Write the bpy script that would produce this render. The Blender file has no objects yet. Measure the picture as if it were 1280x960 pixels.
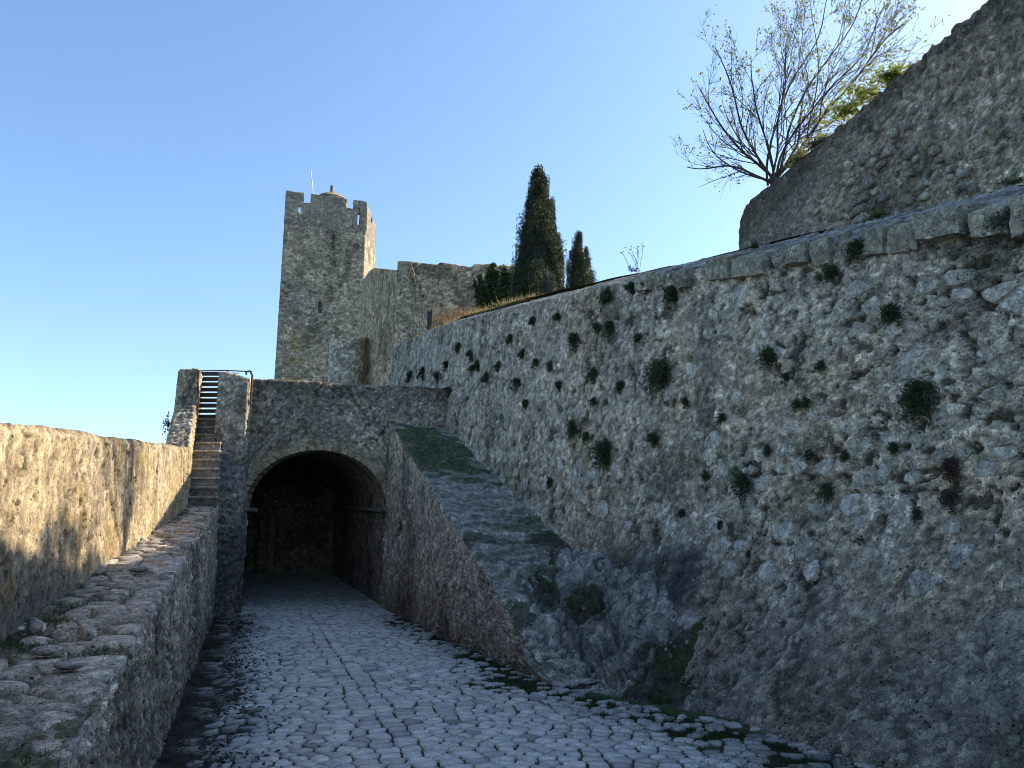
import bpy, bmesh, math, random
import numpy as np

random.seed(7)
rng = np.random.default_rng(7)
SC = bpy.context.scene
COL = SC.collection

# ------------------------------------------------------------------ camera, sky, sun, exposure
PITCH = math.radians(11.0)
EYE = 1.6
cam_d = bpy.data.cameras.new('camera')
cam_d.sensor_fit = 'HORIZONTAL'
cam_d.sensor_width = 36.0
cam_d.lens = 27.0
cam_d.clip_start = 0.05
cam_d.clip_end = 6000
cam = bpy.data.objects.new('camera', cam_d)
COL.objects.link(cam)
cam.location = (0, 0, EYE)
cam.rotation_euler = (math.pi / 2 + PITCH, 0, 0)
SC.camera = cam

SUN_AZ = math.radians(66)      # from +Y (ahead) towards +X (right)
SUN_EL = math.radians(33.5)
world = bpy.data.worlds.new('World')
SC.world = world
world.use_nodes = True
wn = world.node_tree
bg = wn.nodes['Background']
sky = wn.nodes.new('ShaderNodeTexSky')
sky.sky_type = 'NISHITA'
sky.sun_disc = False
sky.sun_elevation = SUN_EL
sky.sun_rotation = SUN_AZ
sky.altitude = 200
sky.air_density = 1.0
sky.dust_density = 1.15
sky.ozone_density = 1.3
tint = wn.nodes.new('ShaderNodeMix'); tint.data_type = 'RGBA'; tint.blend_type = 'MULTIPLY'
tint.inputs[0].default_value = 1.0
tint.inputs[7].default_value = (0.84, 0.96, 1.05, 1)      # a slightly more azure air than the model's
wn.links.new(sky.outputs[0], tint.inputs[6])
wn.links.new(tint.outputs[2], bg.inputs[0])
bg.inputs[1].default_value = 0.15
sun_d = bpy.data.lights.new('sun', 'SUN')
sun_d.energy = 4.6
sun_d.angle = math.radians(0.5)
sun_d.color = (1.0, 0.84, 0.62)
sun = bpy.data.objects.new('sun', sun_d)
COL.objects.link(sun)
sdir = np.array([math.sin(SUN_AZ) * math.cos(SUN_EL), math.cos(SUN_AZ) * math.cos(SUN_EL), math.sin(SUN_EL)])
from mathutils import Vector
sun.rotation_euler = Vector(sdir).to_track_quat('Z', 'Y').to_euler()
sun.location = (30, 20, 40)
SC.view_settings.view_transform = 'Standard'
SC.view_settings.look = 'None'
SC.view_settings.gamma = 1.0
SC.view_settings.use_curve_mapping = False
SC.view_settings.exposure = 0.9
SC.render.engine = 'CYCLES'
SC.cycles.use_denoising = True
SC.cycles.denoising_prefilter = 'ACCURATE'
SC.cycles.filter_width = 1.0
SC.cycles.max_bounces = 6

# ------------------------------------------------------------------ helpers: measuring
CP, SP = math.cos(PITCH), math.sin(PITCH)


def ray(px, py):
    dx = (px - 640) / 960.0
    up = (480 - py) / 960.0
    return np.array([dx, CP - up * SP, SP + up * CP])


def at(px, py, Y):
    r = ray(px, py)
    t = Y / r[1]
    return np.array([r[0] * t, Y, EYE + r[2] * t])


# ------------------------------------------------------------------ helpers: noise
def _h(ix, iy, s):
    a = (ix.astype(np.int64) * 374761393 + iy.astype(np.int64) * 668265263 + s * 974634777) & 0xFFFFFFFF
    a = ((a ^ (a >> 13)) * 1274126177) & 0xFFFFFFFF
    a = ((a ^ (a >> 16)) * 2246822519) & 0xFFFFFFFF
    return ((a ^ (a >> 15)) & 0xFFFFFF) / float(0x1000000)


def vnoise(x, y, s=0):
    x0 = np.floor(x); y0 = np.floor(y)
    fx = x - x0; fy = y - y0
    fx = fx * fx * (3 - 2 * fx); fy = fy * fy * (3 - 2 * fy)
    a = _h(x0, y0, s); b = _h(x0 + 1, y0, s); c = _h(x0, y0 + 1, s); d = _h(x0 + 1, y0 + 1, s)
    return (a * (1 - fx) + b * fx) * (1 - fy) + (c * (1 - fx) + d * fx) * fy


def fbm(x, y, o=4, s=0):
    x = np.asarray(x, float); y = np.asarray(y, float)
    v = np.zeros(np.broadcast(x, y).shape); a = 0.5; t = 0
    for k in range(o):
        v = v + a * vnoise(x, y, s + k * 17); t += a
        x = x * 2.03 + 5.2; y = y * 2.03 + 1.7; a *= 0.5
    return v / t


def vor(x, y, s=0, jit=0.85):
    x0 = np.floor(x); y0 = np.floor(y)
    f1 = np.full(x.shape, 9.0); f2 = np.full(x.shape, 9.0); r = np.zeros(x.shape)
    for i in (-1, 0, 1):
        for j in (-1, 0, 1):
            cx = x0 + i; cy = y0 + j
            qx = cx + 0.5 + jit * (_h(cx, cy, s) - 0.5)
            qy = cy + 0.5 + jit * (_h(cx, cy, s + 5) - 0.5)
            d = np.hypot(x - qx, y - qy)
            near = d < f1
            f2 = np.where(near, f1, np.minimum(f2, d))
            r = np.where(near, _h(cx, cy, s + 9), r)
            f1 = np.where(near, d, f1)
    return f1, f2, r


def sst(a, b, x):
    t = np.clip((x - a) / (b - a), 0, 1)
    return t * t * (3 - 2 * t)


def mixc(c, d, f):
    return c * (1 - f[..., None]) + np.asarray(d) * f[..., None]


# ------------------------------------------------------------------ helpers: objects
def tag(o, label=None, cat=None, group=None, kind=None):
    if label: o['label'] = label
    if cat: o['category'] = cat
    if group: o['group'] = group
    if kind: o['kind'] = kind
    return o


def empty(name, loc=(0, 0, 0), label=None, cat=None, group=None, kind=None):
    o = bpy.data.objects.new(name, None)
    COL.objects.link(o)
    o.location = loc
    o.empty_display_size = 0.2
    return tag(o, label, cat, group, kind or ('thing' if label else None))


def link(name, me, mat, parent=None, origin=None):
    o = bpy.data.objects.new(name, me)
    COL.objects.link(o)
    if mat: me.materials.append(mat)
    if parent is not None:
        o.parent = parent
        pl = Vector(parent_loc(parent))
        o.location = Vector(origin if origin is not None else (0, 0, 0)) - pl
    elif origin is not None:
        o.location = origin
    return o


def parent_loc(p):
    v = Vector((0, 0, 0))
    while p is not None:
        v = v + p.location
        p = p.parent
    return v


def mesh_np(name, V, F, col=None, smooth=True):
    """V (n,3); F (m,k) all same k, or list of such arrays; col (n,3)"""
    me = bpy.data.meshes.new(name)
    V = np.asarray(V, np.float32)
    Fs = F if isinstance(F, list) else [F]
    Fs = [np.asarray(f, np.int32) for f in Fs if len(f)]
    me.vertices.add(len(V)); me.vertices.foreach_set('co', V.ravel())
    nl = sum(f.size for f in Fs); npoly = sum(len(f) for f in Fs)
    me.loops.add(nl); me.polygons.add(npoly)
    me.loops.foreach_set('vertex_index', np.concatenate([f.ravel() for f in Fs]))
    starts = []; b = 0
    for f in Fs:
        starts.append(b + np.arange(len(f)) * f.shape[1]); b += f.size
    me.polygons.foreach_set('loop_start', np.concatenate(starts).astype(np.int32))
    me.polygons.foreach_set('use_smooth', np.full(npoly, bool(smooth)))
    if col is not None:
        a = me.color_attributes.new('Col', 'FLOAT_COLOR', 'POINT')
        c4 = np.ones((len(V), 4), np.float32); c4[:, :3] = col
        a.data.foreach_set('color', c4.ravel())
    me.update(calc_edges=True)
    me.validate()
    return me


def grid_faces(nv, nu, flip=False):
    i = np.arange(nv - 1)[:, None] * nu + np.arange(nu - 1)[None, :]
    f = np.stack([i, i + 1, i + nu + 1, i + nu], -1).reshape(-1, 4)
    return f[:, ::-1] if flip else f


def ribbon(sec, us, dv, vmax=None):
    """sec (M,K,3) cross sections; us spacing along (float or array of positions); dv spacing along profile."""
    sec = np.asarray(sec, float)
    mid = sec.mean(1)
    cu = np.concatenate([[0], np.cumsum(np.linalg.norm(np.diff(mid, axis=0), axis=1))])
    pr = np.linalg.norm(np.diff(sec, axis=1), axis=2).mean(0)
    cv = np.concatenate([[0], np.cumsum(pr)])
    if np.isscalar(us):
        us = np.linspace(0, cu[-1], max(2, int(round(cu[-1] / us)) + 1))
    vs = []
    for k in range(len(pr)):
        n = max(1, int(round(pr[k] / (dv if np.isscalar(dv) else dv[k]))))
        vs.append(np.linspace(cv[k], cv[k + 1], n + 1)[:-1])
    vs = np.concatenate(vs + [[cv[-1]]])
    iu = np.clip(np.searchsorted(cu, us, side='right') - 1, 0, len(cu) - 2)
    fu = (us - cu[iu]) / np.maximum(cu[iu + 1] - cu[iu], 1e-9)
    S = sec[iu] * (1 - fu)[:, None, None] + sec[iu + 1] * fu[:, None, None]
    iv = np.clip(np.searchsorted(cv, vs, side='right') - 1, 0, len(cv) - 2)
    fv = (vs - cv[iv]) / np.maximum(cv[iv + 1] - cv[iv], 1e-9)
    P = S[:, iv] * (1 - fv)[None, :, None] + S[:, iv + 1] * fv[None, :, None]
    P = P.transpose(1, 0, 2)                       # (nv,nu,3)
    U, V = np.meshgrid(us, vs)
    dU = np.gradient(P, axis=1); dV = np.gradient(P, axis=0)
    N = np.cross(dU, dV)
    N /= np.maximum(np.linalg.norm(N, axis=2, keepdims=True), 1e-9)
    return P, N, U, V, cv


STONE_L = np.array([0.62, 0.57, 0.485]); STONE_M = np.array([0.45, 0.40, 0.33]); STONE_D = np.array([0.17, 0.155, 0.13])
MORTAR = np.array([0.41, 0.36, 0.295]); SOIL = np.array([0.045, 0.039, 0.032]); MOSS = np.array([0.052, 0.078, 0.022])


def rubble(U, V, size=(0.17, 0.13), seed=1, amp=0.03, pit=0.5, light=0.5, warm=0.0, rough=1.0):
    wu = U + 0.06 * (fbm(U * 9, V * 9, 2, seed) - 0.5) + 0.1 * (fbm(U * 2.5, V * 2.5, 2, seed + 2) - .5)
    wv = V + 0.06 * (fbm(U * 9, V * 9, 2, seed + 1) - 0.5) + 0.1 * (fbm(U * 2.5, V * 2.5, 2, seed + 3) - .5)
    f1, f2, r = vor(wu / size[0], wv / size[1], seed)
    g1, g2, q = vor(wu / size[0] * 2.3 + 7, wv / size[1] * 2.3, seed + 40)
    e = sst(0.04, 0.30, f2 - f1); e2 = sst(0.03, 0.35, g2 - g1)
    patch = sst(0.42, 0.6, fbm(U * 1.3, V * 1.3, 3, seed + 60))       # where the rubble shows most
    hgt = e * (0.35 + 0.65 * r) * (0.45 + 0.55 * patch)
    d = amp * (hgt - 0.5) + amp * 0.35 * e2 * q
    fine = fbm(U * 22, V * 22, 3, seed + 70)
    mid = fbm(U * 6, V * 6, 3, seed + 71)
    grit = _h(np.round(U * 61), np.round(V * 61), seed + 33)
    d = d + rough * (0.034 * (fine - .5) + 0.016 * (mid - .5) + 0.008 * (grit - .5))
    hole = sst(0.625, 0.675, fbm(U * 11 + 3, V * 9, 3, seed + 80)) * sst(.3, .55, fbm(U * 1.1, V * 1.1, 2, seed + 81)) * pit
    d = d - 0.045 * hole
    tone = r * 0.55 + q * 0.45
    c = mixc(np.broadcast_to(MORTAR, U.shape + (3,)), STONE_M, e * 0.7)
    c = mixc(c, STONE_L, e * sst(0.62 - 0.25 * light, 0.95, tone) * (0.5 + 0.5 * patch))
    c = mixc(c, STONE_L * 0.95, e2 * sst(0.75, 0.95, q) * 0.7 * light)
    c = mixc(c, STONE_D, e * sst(0.72, 0.95, 1 - r) * 0.7)
    c = c * (0.25 + 1.5 * fine)[..., None] * (0.7 + 0.6 * mid)[..., None] * (0.72 + 0.56 * grit)[..., None]
    lich = sst(0.60, 0.70, fbm(U * 3.2, V * 3.2, 4, seed + 90)) * sst(0.45, 0.6, fine)
    c = mixc(c, [0.46, 0.46, 0.43], lich * 0.5 * light)
    stain = sst(0.56, 0.72, fbm(U * 1.1, V * 0.55, 4, seed + 95))
    c = c * (1 - 0.45 * stain)[..., None]
    c = mixc(c, SOIL, np.clip(hole, 0, 1) * 0.85)
    if warm:
        c = c * np.array([1 + .22 * warm, 1 + 0.02 * warm, 1 - 0.25 * warm])
    return d, c


def wall_mesh(name, sec, us, dv, seed, mat, parent, flip=False, mod=None, **kw):
    P, N, U, V, cv = ribbon(sec, us, dv)
    if flip: N = -N
    d, c = rubble(U, V, seed=seed, **kw)
    if mod is not None:
        d, c = mod(P, U, V, d, c)
    Q = P + N * d[..., None]
    nv, nu = U.shape
    me = mesh_np(name, Q.reshape(-1, 3), grid_faces(nv, nu, flip), c.reshape(-1, 3))
    o = link(name, me, mat, parent)
    return o, (P, N, U, V) if not flip else (P, N, U, V)


def box_mesh(name, lo, hi, bev=0.01, jit=0.0, col=None, M=None):
    bm = bmesh.new()
    bmesh.ops.create_cube(bm, size=1.0)
    lo = np.array(lo, float); hi = np.array(hi, float)
    for v in bm.verts:
        v.co = [(lo[k] + hi[k]) / 2 + v.co[k] * (hi[k] - lo[k]) + random.uniform(-jit, jit) for k in range(3)]
    if bev: bmesh.ops.bevel(bm, geom=list(bm.edges), offset=bev, segments=1, affect='EDGES', profile=0.5)
    if M is not None:
        for v in bm.verts: v.co = M(np.array(v.co))
    me = bpy.data.meshes.new(name)
    bm.to_mesh(me); bm.free()
    if col is not None: set_col(me, col)
    return me


def set_col(me, col):
    a = me.color_attributes.new('Col', 'FLOAT_COLOR', 'POINT')
    c4 = np.ones((len(me.vertices), 4), np.float32); c4[:, :3] = col
    a.data.foreach_set('color', c4.ravel())


def hull8(name, pts, bev=0.01, col=None, cuts=0, jag=0.0):
    """box from 8 points: bottom 4 (ccw from above) then top 4"""
    bm = bmesh.new()
    v = [bm.verts.new(p) for p in pts]
    for f in ((3, 2, 1, 0), (4, 5, 6, 7), (0, 1, 5, 4), (1, 2, 6, 5), (2, 3, 7, 6), (3, 0, 4, 7)):
        bm.faces.new([v[k] for k in f])
    if cuts: bmesh.ops.subdivide_edges(bm, edges=list(bm.edges), cuts=cuts, use_grid_fill=True)
    if bev and not cuts: bmesh.ops.bevel(bm, geom=list(bm.edges), offset=bev, segments=1, affect='EDGES', profile=0.5)
    if jag:
        bm.normal_update()
        for v in bm.verts: v.co = v.co + v.normal * random.uniform(-jag, jag * .3)
    me = bpy.data.meshes.new(name)
    bm.to_mesh(me); bm.free()
    if col is not None: set_col(me, col)
    return me


# ------------------------------------------------------------------ materials
def nodes_of(m):
    m.use_nodes = True
    nt = m.node_tree
    return nt, nt.nodes, nt.links, nt.nodes['Principled BSDF']


def noise(nt, vec, scale, detail=6, rough=0.6, dist=0.0):
    n = nt.nodes.new('ShaderNodeTexNoise')
    n.inputs['Scale'].default_value = scale; n.inputs['Detail'].default_value = detail
    n.inputs['Roughness'].default_value = rough; n.inputs['Distortion'].default_value = dist
    nt.links.new(vec, n.inputs['Vector'])
    return n


def ramp(nt, fac, stops):
    r = nt.nodes.new('ShaderNodeValToRGB')
    e = r.color_ramp.elements
    while len(e) < len(stops): e.new(0.5)
    for k, (p, c) in enumerate(stops):
        e[k].position = p; e[k].color = (c, c, c, 1) if np.isscalar(c) else (*c, 1)
    nt.links.new(fac, r.inputs[0])
    return r


def mix(nt, mode, fac, a, b):
    m = nt.nodes.new('ShaderNodeMix'); m.data_type = 'RGBA'; m.blend_type = mode
    for sock, val in ((m.inputs[0], fac), (m.inputs[6], a), (m.inputs[7], b)):
        if hasattr(val, 'is_linked'): nt.links.new(val, sock)
        elif np.isscalar(val): sock.default_value = val
        else: sock.default_value = (*val, 1)
    return m.outputs[2]


def rock_mat(name, var=0.5, bump=0.6, scale=1.0, rough=0.93, speck=0.5, dist=0.03, cell=0.0, cstr=0.8, zs=1.0):
    m = bpy.data.materials.new(name)
    nt, N, L, B = nodes_of(m)
    geo = N.new('ShaderNodeNewGeometry'); P = geo.outputs['Position']
    at_ = N.new('ShaderNodeAttribute'); at_.attribute_name = 'Col'
    n1 = noise(nt, P, 9 * scale, 8, 0.7); n2 = noise(nt, P, 42 * scale, 5, 0.7); n3 = noise(nt, P, 2.1 * scale, 6, 0.65)
    r1 = ramp(nt, n1.outputs[0], [(0.32, 1 - var), (0.68, 1 + var)])
    r2 = ramp(nt, n2.outputs[0], [(0.34, max(0.05, 1 - var * 1.5)), (0.46, 1 - var * .1), (0.58, 1.05), (0.7, 1 + var * 1.1)])
    r3 = ramp(nt, n3.outputs[0], [(0.3, (0.84, 0.84, 0.82)), (0.7, (1.16, 1.13, 1.06))])
    c = mix(nt, 'MULTIPLY', 1.0, at_.outputs['Color'], r1.outputs[0])
    c = mix(nt, 'MULTIPLY', 1.0, c, r2.outputs[0])
    c = mix(nt, 'MULTIPLY', 1.0, c, r3.outputs[0])
    n5 = noise(nt, P, 118 * scale, 3, 0.7)
    r5 = ramp(nt, n5.outputs[0], [(0.36, 1 - var * 1.1), (0.5, 1.0), (0.66, 1 + var * .9)])
    c = mix(nt, 'MULTIPLY', 1.0, c, r5.outputs[0])
    eb = None
    if cell:
        vp = N.new('ShaderNodeTexVoronoi'); vp.inputs['Scale'].default_value = cell * 1.5
        L.new(P, vp.inputs['Vector'])
        pd = ramp(nt, vp.outputs['Distance'], [(0.17, 0.0), (0.27, 1.0)])
        sp_ = N.new('ShaderNodeSeparateColor'); L.new(vp.outputs['Color'], sp_.inputs[0])
        pk = ramp(nt, sp_.outputs[1], [(0.72, 0.0), (0.74, 0.85)])
        c = mix(nt, 'MULTIPLY', pk.outputs[0], c, pd.outputs[0])
        nd = noise(nt, P, 0.55 * cell, 3, 0.6)
        off = N.new('ShaderNodeVectorMath'); off.operation = 'MULTIPLY_ADD'
        L.new(nd.outputs['Color'], off.inputs[0]); off.inputs[1].default_value = (0.9 / cell,) * 3
        L.new(P, off.inputs[2])
        mp = N.new('ShaderNodeVectorMath'); mp.operation = 'MULTIPLY'; mp.inputs[1].default_value = (1, 1, zs)
        L.new(off.outputs[0], mp.inputs[0])
        ve = N.new('ShaderNodeTexVoronoi'); ve.feature = 'DISTANCE_TO_EDGE'; ve.inputs['Scale'].default_value = cell
        vc = N.new('ShaderNodeTexVoronoi'); vc.inputs['Scale'].default_value = cell
        L.new(mp.outputs[0], ve.inputs['Vector']); L.new(mp.outputs[0], vc.inputs['Vector'])
        eb = ramp(nt, ve.outputs['Distance'], [(0.0, 0.38), (0.08, 1.0)])
        sep = N.new('ShaderNodeSeparateColor'); L.new(vc.outputs['Color'], sep.inputs[0])
        tone = ramp(nt, sep.outputs[0], [(0.0, 0.62), (0.7, 1.04), (1.0, 1.35)])
        # gaps show only here and there
        gm = noise(nt, P, 0.22 * cell, 3, 0.6)
        gr = ramp(nt, gm.outputs[0], [(0.38, cstr * 0.35), (0.6, cstr)])
        c = mix(nt, 'MULTIPLY', gr.outputs[0], c, eb.outputs[0])
        c = mix(nt, 'MULTIPLY', cstr, c, tone.outputs[0])
    # pale crusty lichen specks
    v = N.new('ShaderNodeTexVoronoi'); v.inputs['Scale'].default_value = 11 * scale
    L.new(P, v.inputs['Vector'])
    n4 = noise(nt, P, 3.3 * scale, 4, 0.6)
    sp = ramp(nt, v.outputs['Distance'], [(0.16, 1.0), (0.27, 0.0)])
    sm = ramp(nt, n4.outputs[0], [(0.52, 0.0), (0.62, speck)])
    mm = mix(nt, 'MULTIPLY', 1.0, sp.outputs[0], sm.outputs[0])
    c = mix(nt, 'MIX', mm, c, (0.5, 0.5, 0.47))
    L.new(c, B.inputs['Base Color'])
    B.inputs['Roughness'].default_value = rough
    B.inputs['Specular IOR Level'].default_value = 0.25
    b1 = N.new('ShaderNodeBump'); b1.inputs['Strength'].default_value = bump; b1.inputs['Distance'].default_value = dist
    L.new(n1.outputs[0], b1.inputs['Height'])
    b2 = N.new('ShaderNodeBump'); b2.inputs['Strength'].default_value = bump; b2.inputs['Distance'].default_value = dist * 0.35
    L.new(n2.outputs[0], b2.inputs['Height']); L.new(b1.outputs[0], b2.inputs['Normal'])
    out = b2.outputs[0]
    if eb is not None:
        b3 = N.new('ShaderNodeBump'); b3.inputs['Strength'].default_value = 0.42 * cstr; b3.inputs['Distance'].default_value = 0.12 / cell
        L.new(eb.outputs[0], b3.inputs['Height']); L.new(out, b3.inputs['Normal']); out = b3.outputs[0]
    L.new(out, B.inputs['Normal'])
    return m


def plain_mat(name, col, rough=0.8, metal=0.0, var=0.3, scale=12.0, bump=0.3):
    m = bpy.data.materials.new(name)
    nt, N, L, B = nodes_of(m)
    geo = N.new('ShaderNodeNewGeometry')
    n = noise(nt, geo.outputs['Position'], scale, 6, 0.65)
    r = ramp(nt, n.outputs[0], [(0.3, tuple(np.array(col) * (1 - var))), (0.7, tuple(np.array(col) * (1 + var)))])
    L.new(r.outputs[0], B.inputs['Base Color'])
    B.inputs['Roughness'].default_value = rough; B.inputs['Metallic'].default_value = metal
    b = N.new('ShaderNodeBump'); b.inputs['Strength'].default_value = bump; b.inputs['Distance'].default_value = 0.01
    L.new(n.outputs[0], b.inputs['Height']); L.new(b.outputs[0], B.inputs['Normal'])
    return m


def leaf_mat(name, trans=0.35):
    m = bpy.data.materials.new(name)
    nt, N, L, B = nodes_of(m)
    a = N.new('ShaderNodeAttribute'); a.attribute_name = 'Col'
    L.new(a.outputs['Color'], B.inputs['Base Color'])
    B.inputs['Roughness'].default_value = 0.6
    t = N.new('ShaderNodeBsdfTranslucent'); L.new(a.outputs['Color'], t.inputs['Color'])
    mx = N.new('ShaderNodeMixShader'); mx.inputs[0].default_value = trans
    L.new(B.outputs[0], mx.inputs[1]); L.new(t.outputs[0], mx.inputs[2])
    L.new(mx.outputs[0], N['Material Output'].inputs[0])
    return m


M_ROCK = rock_mat('weathered_rubble', 0.45, 0.8, cell=15, cstr=.8)
M_SMOOTH = rock_mat('worn_render', 0.4, 0.7, speck=0.25, cell=16, cstr=.45)
M_FAR = rock_mat('castle_masonry', 0.27, 0.7, scale=0.3, speck=0.1, dist=0.08, cell=2.6, cstr=.9, zs=1.7)
M_COB = rock_mat('limestone_cobble', 0.28, 0.35, scale=1.6, rough=0.75, speck=0.1, dist=0.012)
M_SOIL = rock_mat('soil_and_moss', 0.5, 0.8, scale=1.5, speck=0.0)
M_LEAF = leaf_mat('foliage', 0.3)
M_DRY = leaf_mat('dry_leaves', 0.55)
M_BARK = plain_mat('bark', (0.06, 0.045, 0.035), 0.9)
M_WOOD = plain_mat('weathered_wood', (0.034, 0.028, 0.023), 0.85)
M_IRON = plain_mat('rusty_iron', (0.07, 0.035, 0.022), 0.8)
M_WHITE = plain_mat('white_paint', (0.75, 0.75, 0.75), 0.5, var=0.05)


# ------------------------------------------------------------------ stones laid into surfaces
def clip(poly, p, q):
    """keep the side of poly nearer p than q"""
    mx, my = (p[0] + q[0]) / 2, (p[1] + q[1]) / 2
    nx, ny = q[0] - p[0], q[1] - p[1]
    out = []
    n = len(poly)
    for i in range(n):
        a = poly[i]; b = poly[(i + 1) % n]
        da = (a[0] - mx) * nx + (a[1] - my) * ny
        db = (b[0] - mx) * nx + (b[1] - my) * ny
        if da <= 0: out.append(a)
        if (da < 0 < db) or (db < 0 < da):
            t = da / (da - db)
            out.append((a[0] + t * (b[0] - a[0]), a[1] + t * (b[1] - a[1])))
    return out


def cells(seeds, R):
    """Voronoi polygon of each seed (list of (x,y)); R = search radius"""
    hs = {}
    for i, (x, y) in enumerate(seeds):
        hs.setdefault((int(x // R), int(y // R)), []).append(i)
    res = []
    for i, p in enumerate(seeds):
        gx, gy = int(p[0] // R), int(p[1] // R)
        nb = [j for a in (-1, 0, 1) for b in (-1, 0, 1) for j in hs.get((gx + a, gy + b), ()) if j != i]
        nb.sort(key=lambda j: (seeds[j][0] - p[0]) ** 2 + (seeds[j][1] - p[1]) ** 2)
        poly = [(p[0] - R, p[1] - R), (p[0] + R, p[1] - R), (p[0] + R, p[1] + R), (p[0] - R, p[1] + R)]
        for j in nb[:16]:
            poly = clip(poly, p, seeds[j])
            if len(poly) < 3: break
        res.append(poly)
    return res


def tidy(poly, mind):
    out = []
    for p in poly:
        if not out or math.hypot(p[0] - out[-1][0], p[1] - out[-1][1]) > mind: out.append(p)
    while len(out) > 3 and math.hypot(out[0][0] - out[-1][0], out[0][1] - out[-1][1]) < mind: out.pop()
    return out


def stone_geo(poly, gap, H, depth, top=0.85, rnd=0.07):
    """verts in (u,v,h) and faces of one rounded stone on a polygon cell"""
    k0 = len(poly)
    cx = sum(p[0] for p in poly) / k0; cy = sum(p[1] for p in poly) / k0
    # round the corners: cut each one
    pts = []
    for i in range(k0):
        a = poly[i - 1]; b = poly[i]; c = poly[(i + 1) % k0]
        if k0 <= 6:
            pts.append((b[0] + 0.2 * (a[0] - b[0]), b[1] + 0.2 * (a[1] - b[1])))
            pts.append((b[0] + 0.2 * (c[0] - b[0]), b[1] + 0.2 * (c[1] - b[1])))
        else:
            pts.append((b[0] + 0.1 * (cx - b[0]), b[1] + 0.1 * (cy - b[1])))
    k = len(pts)
    rad = sum(math.hypot(p[0] - cx, p[1] - cy) for p in pts) / k
    f0 = max(0.3, 1 - gap / rad)
    V = []
    js = [1 + random.uniform(-rnd, rnd) for _ in range(k)]
    for (f, h, hj) in ((f0, -depth, 0), (f0, H * 0.35, 0.15), (f0 * top, H, 0.18)):
        for p, j in zip(pts, js):
            V.append((cx + (p[0] - cx) * f * j, cy + (p[1] - cy) * f * j, h + random.uniform(-hj, hj) * H))
    V.append((cx, cy, H * random.uniform(0.95, 1.2)))
    T = []; Q = []
    for r in range(2):
        for i in range(k):
            Q.append((r * k + i, r * k + (i + 1) % k, (r + 1) * k + (i + 1) % k, (r + 1) * k + i))
    for i in range(k):
        T.append((2 * k + i, 2 * k + (i + 1) % k, 3 * k))
    return np.array(V), Q, T, (cx, cy), rad


def lay_stones(name, parent, items, mapfn, mat, n_ind, stuff_name=None, top=0.85, rnd=0.07):
    """items: (poly, gap, H, depth, colour, priority); the n_ind of highest priority become parts, the rest one part of kind stuff"""
    items = sorted(items, key=lambda it: -it[5])
    SV = []; SQ = []; ST = []; SCc = []; b = 0
    for n, (poly, gap, H, depth, colr, pr) in enumerate(items):
        V, Q, T, c, rad = stone_geo(poly, gap, H, depth, top, rnd)
        W = mapfn(V)
        if n < n_ind:
            o3 = mapfn(np.array([[c[0], c[1], 0.0]]))[0]
            me = mesh_np(name, W - o3, [np.array(Q), np.array(T)], np.tile(colr, (len(W), 1)))
            link(name, me, mat, parent, origin=o3)
        else:
            SV.append(W); SQ += [tuple(x + b for x in q) for q in Q]; ST += [tuple(x + b for x in q) for q in T]
            SCc.append(np.tile(colr, (len(W), 1))); b += len(W)
    if SV:
        me = mesh_np(stuff_name or name + 's', np.concatenate(SV), [np.array(SQ), np.array(ST)], np.concatenate(SCc))
        tag(link(stuff_name or name + 's', me, mat, parent), kind='stuff')


def grid_map(P, N, U, V):
    us = U[0]; vs = V[:, 0]

    def f(A):
        u = np.clip(A[:, 0], us[0], us[-1]); v = np.clip(A[:, 1], vs[0], vs[-1])
        i = np.clip(np.searchsorted(us, u, side='right') - 1, 0, len(us) - 2)
        j = np.clip(np.searchsorted(vs, v, side='right') - 1, 0, len(vs) - 2)
        fu = ((u - us[i]) / (us[i + 1] - us[i]))[:, None]; fv = ((v - vs[j]) / (vs[j + 1] - vs[j]))[:, None]
        B = lambda G: (G[j, i] * (1 - fu) + G[j, i + 1] * fu) * (1 - fv) + (G[j + 1, i] * (1 - fu) + G[j + 1, i + 1] * fu) * fv
        return B(P) + B(N) * A[:, 2:3]
    return f


def project(W):
    d = W[:, 1] * CP + (W[:, 2] - EYE) * SP
    u = -W[:, 1] * SP + (W[:, 2] - EYE) * CP
    d = np.maximum(d, 0.05)
    return 640 + 960 * W[:, 0] / d, 480 - 960 * u / d, d


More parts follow.
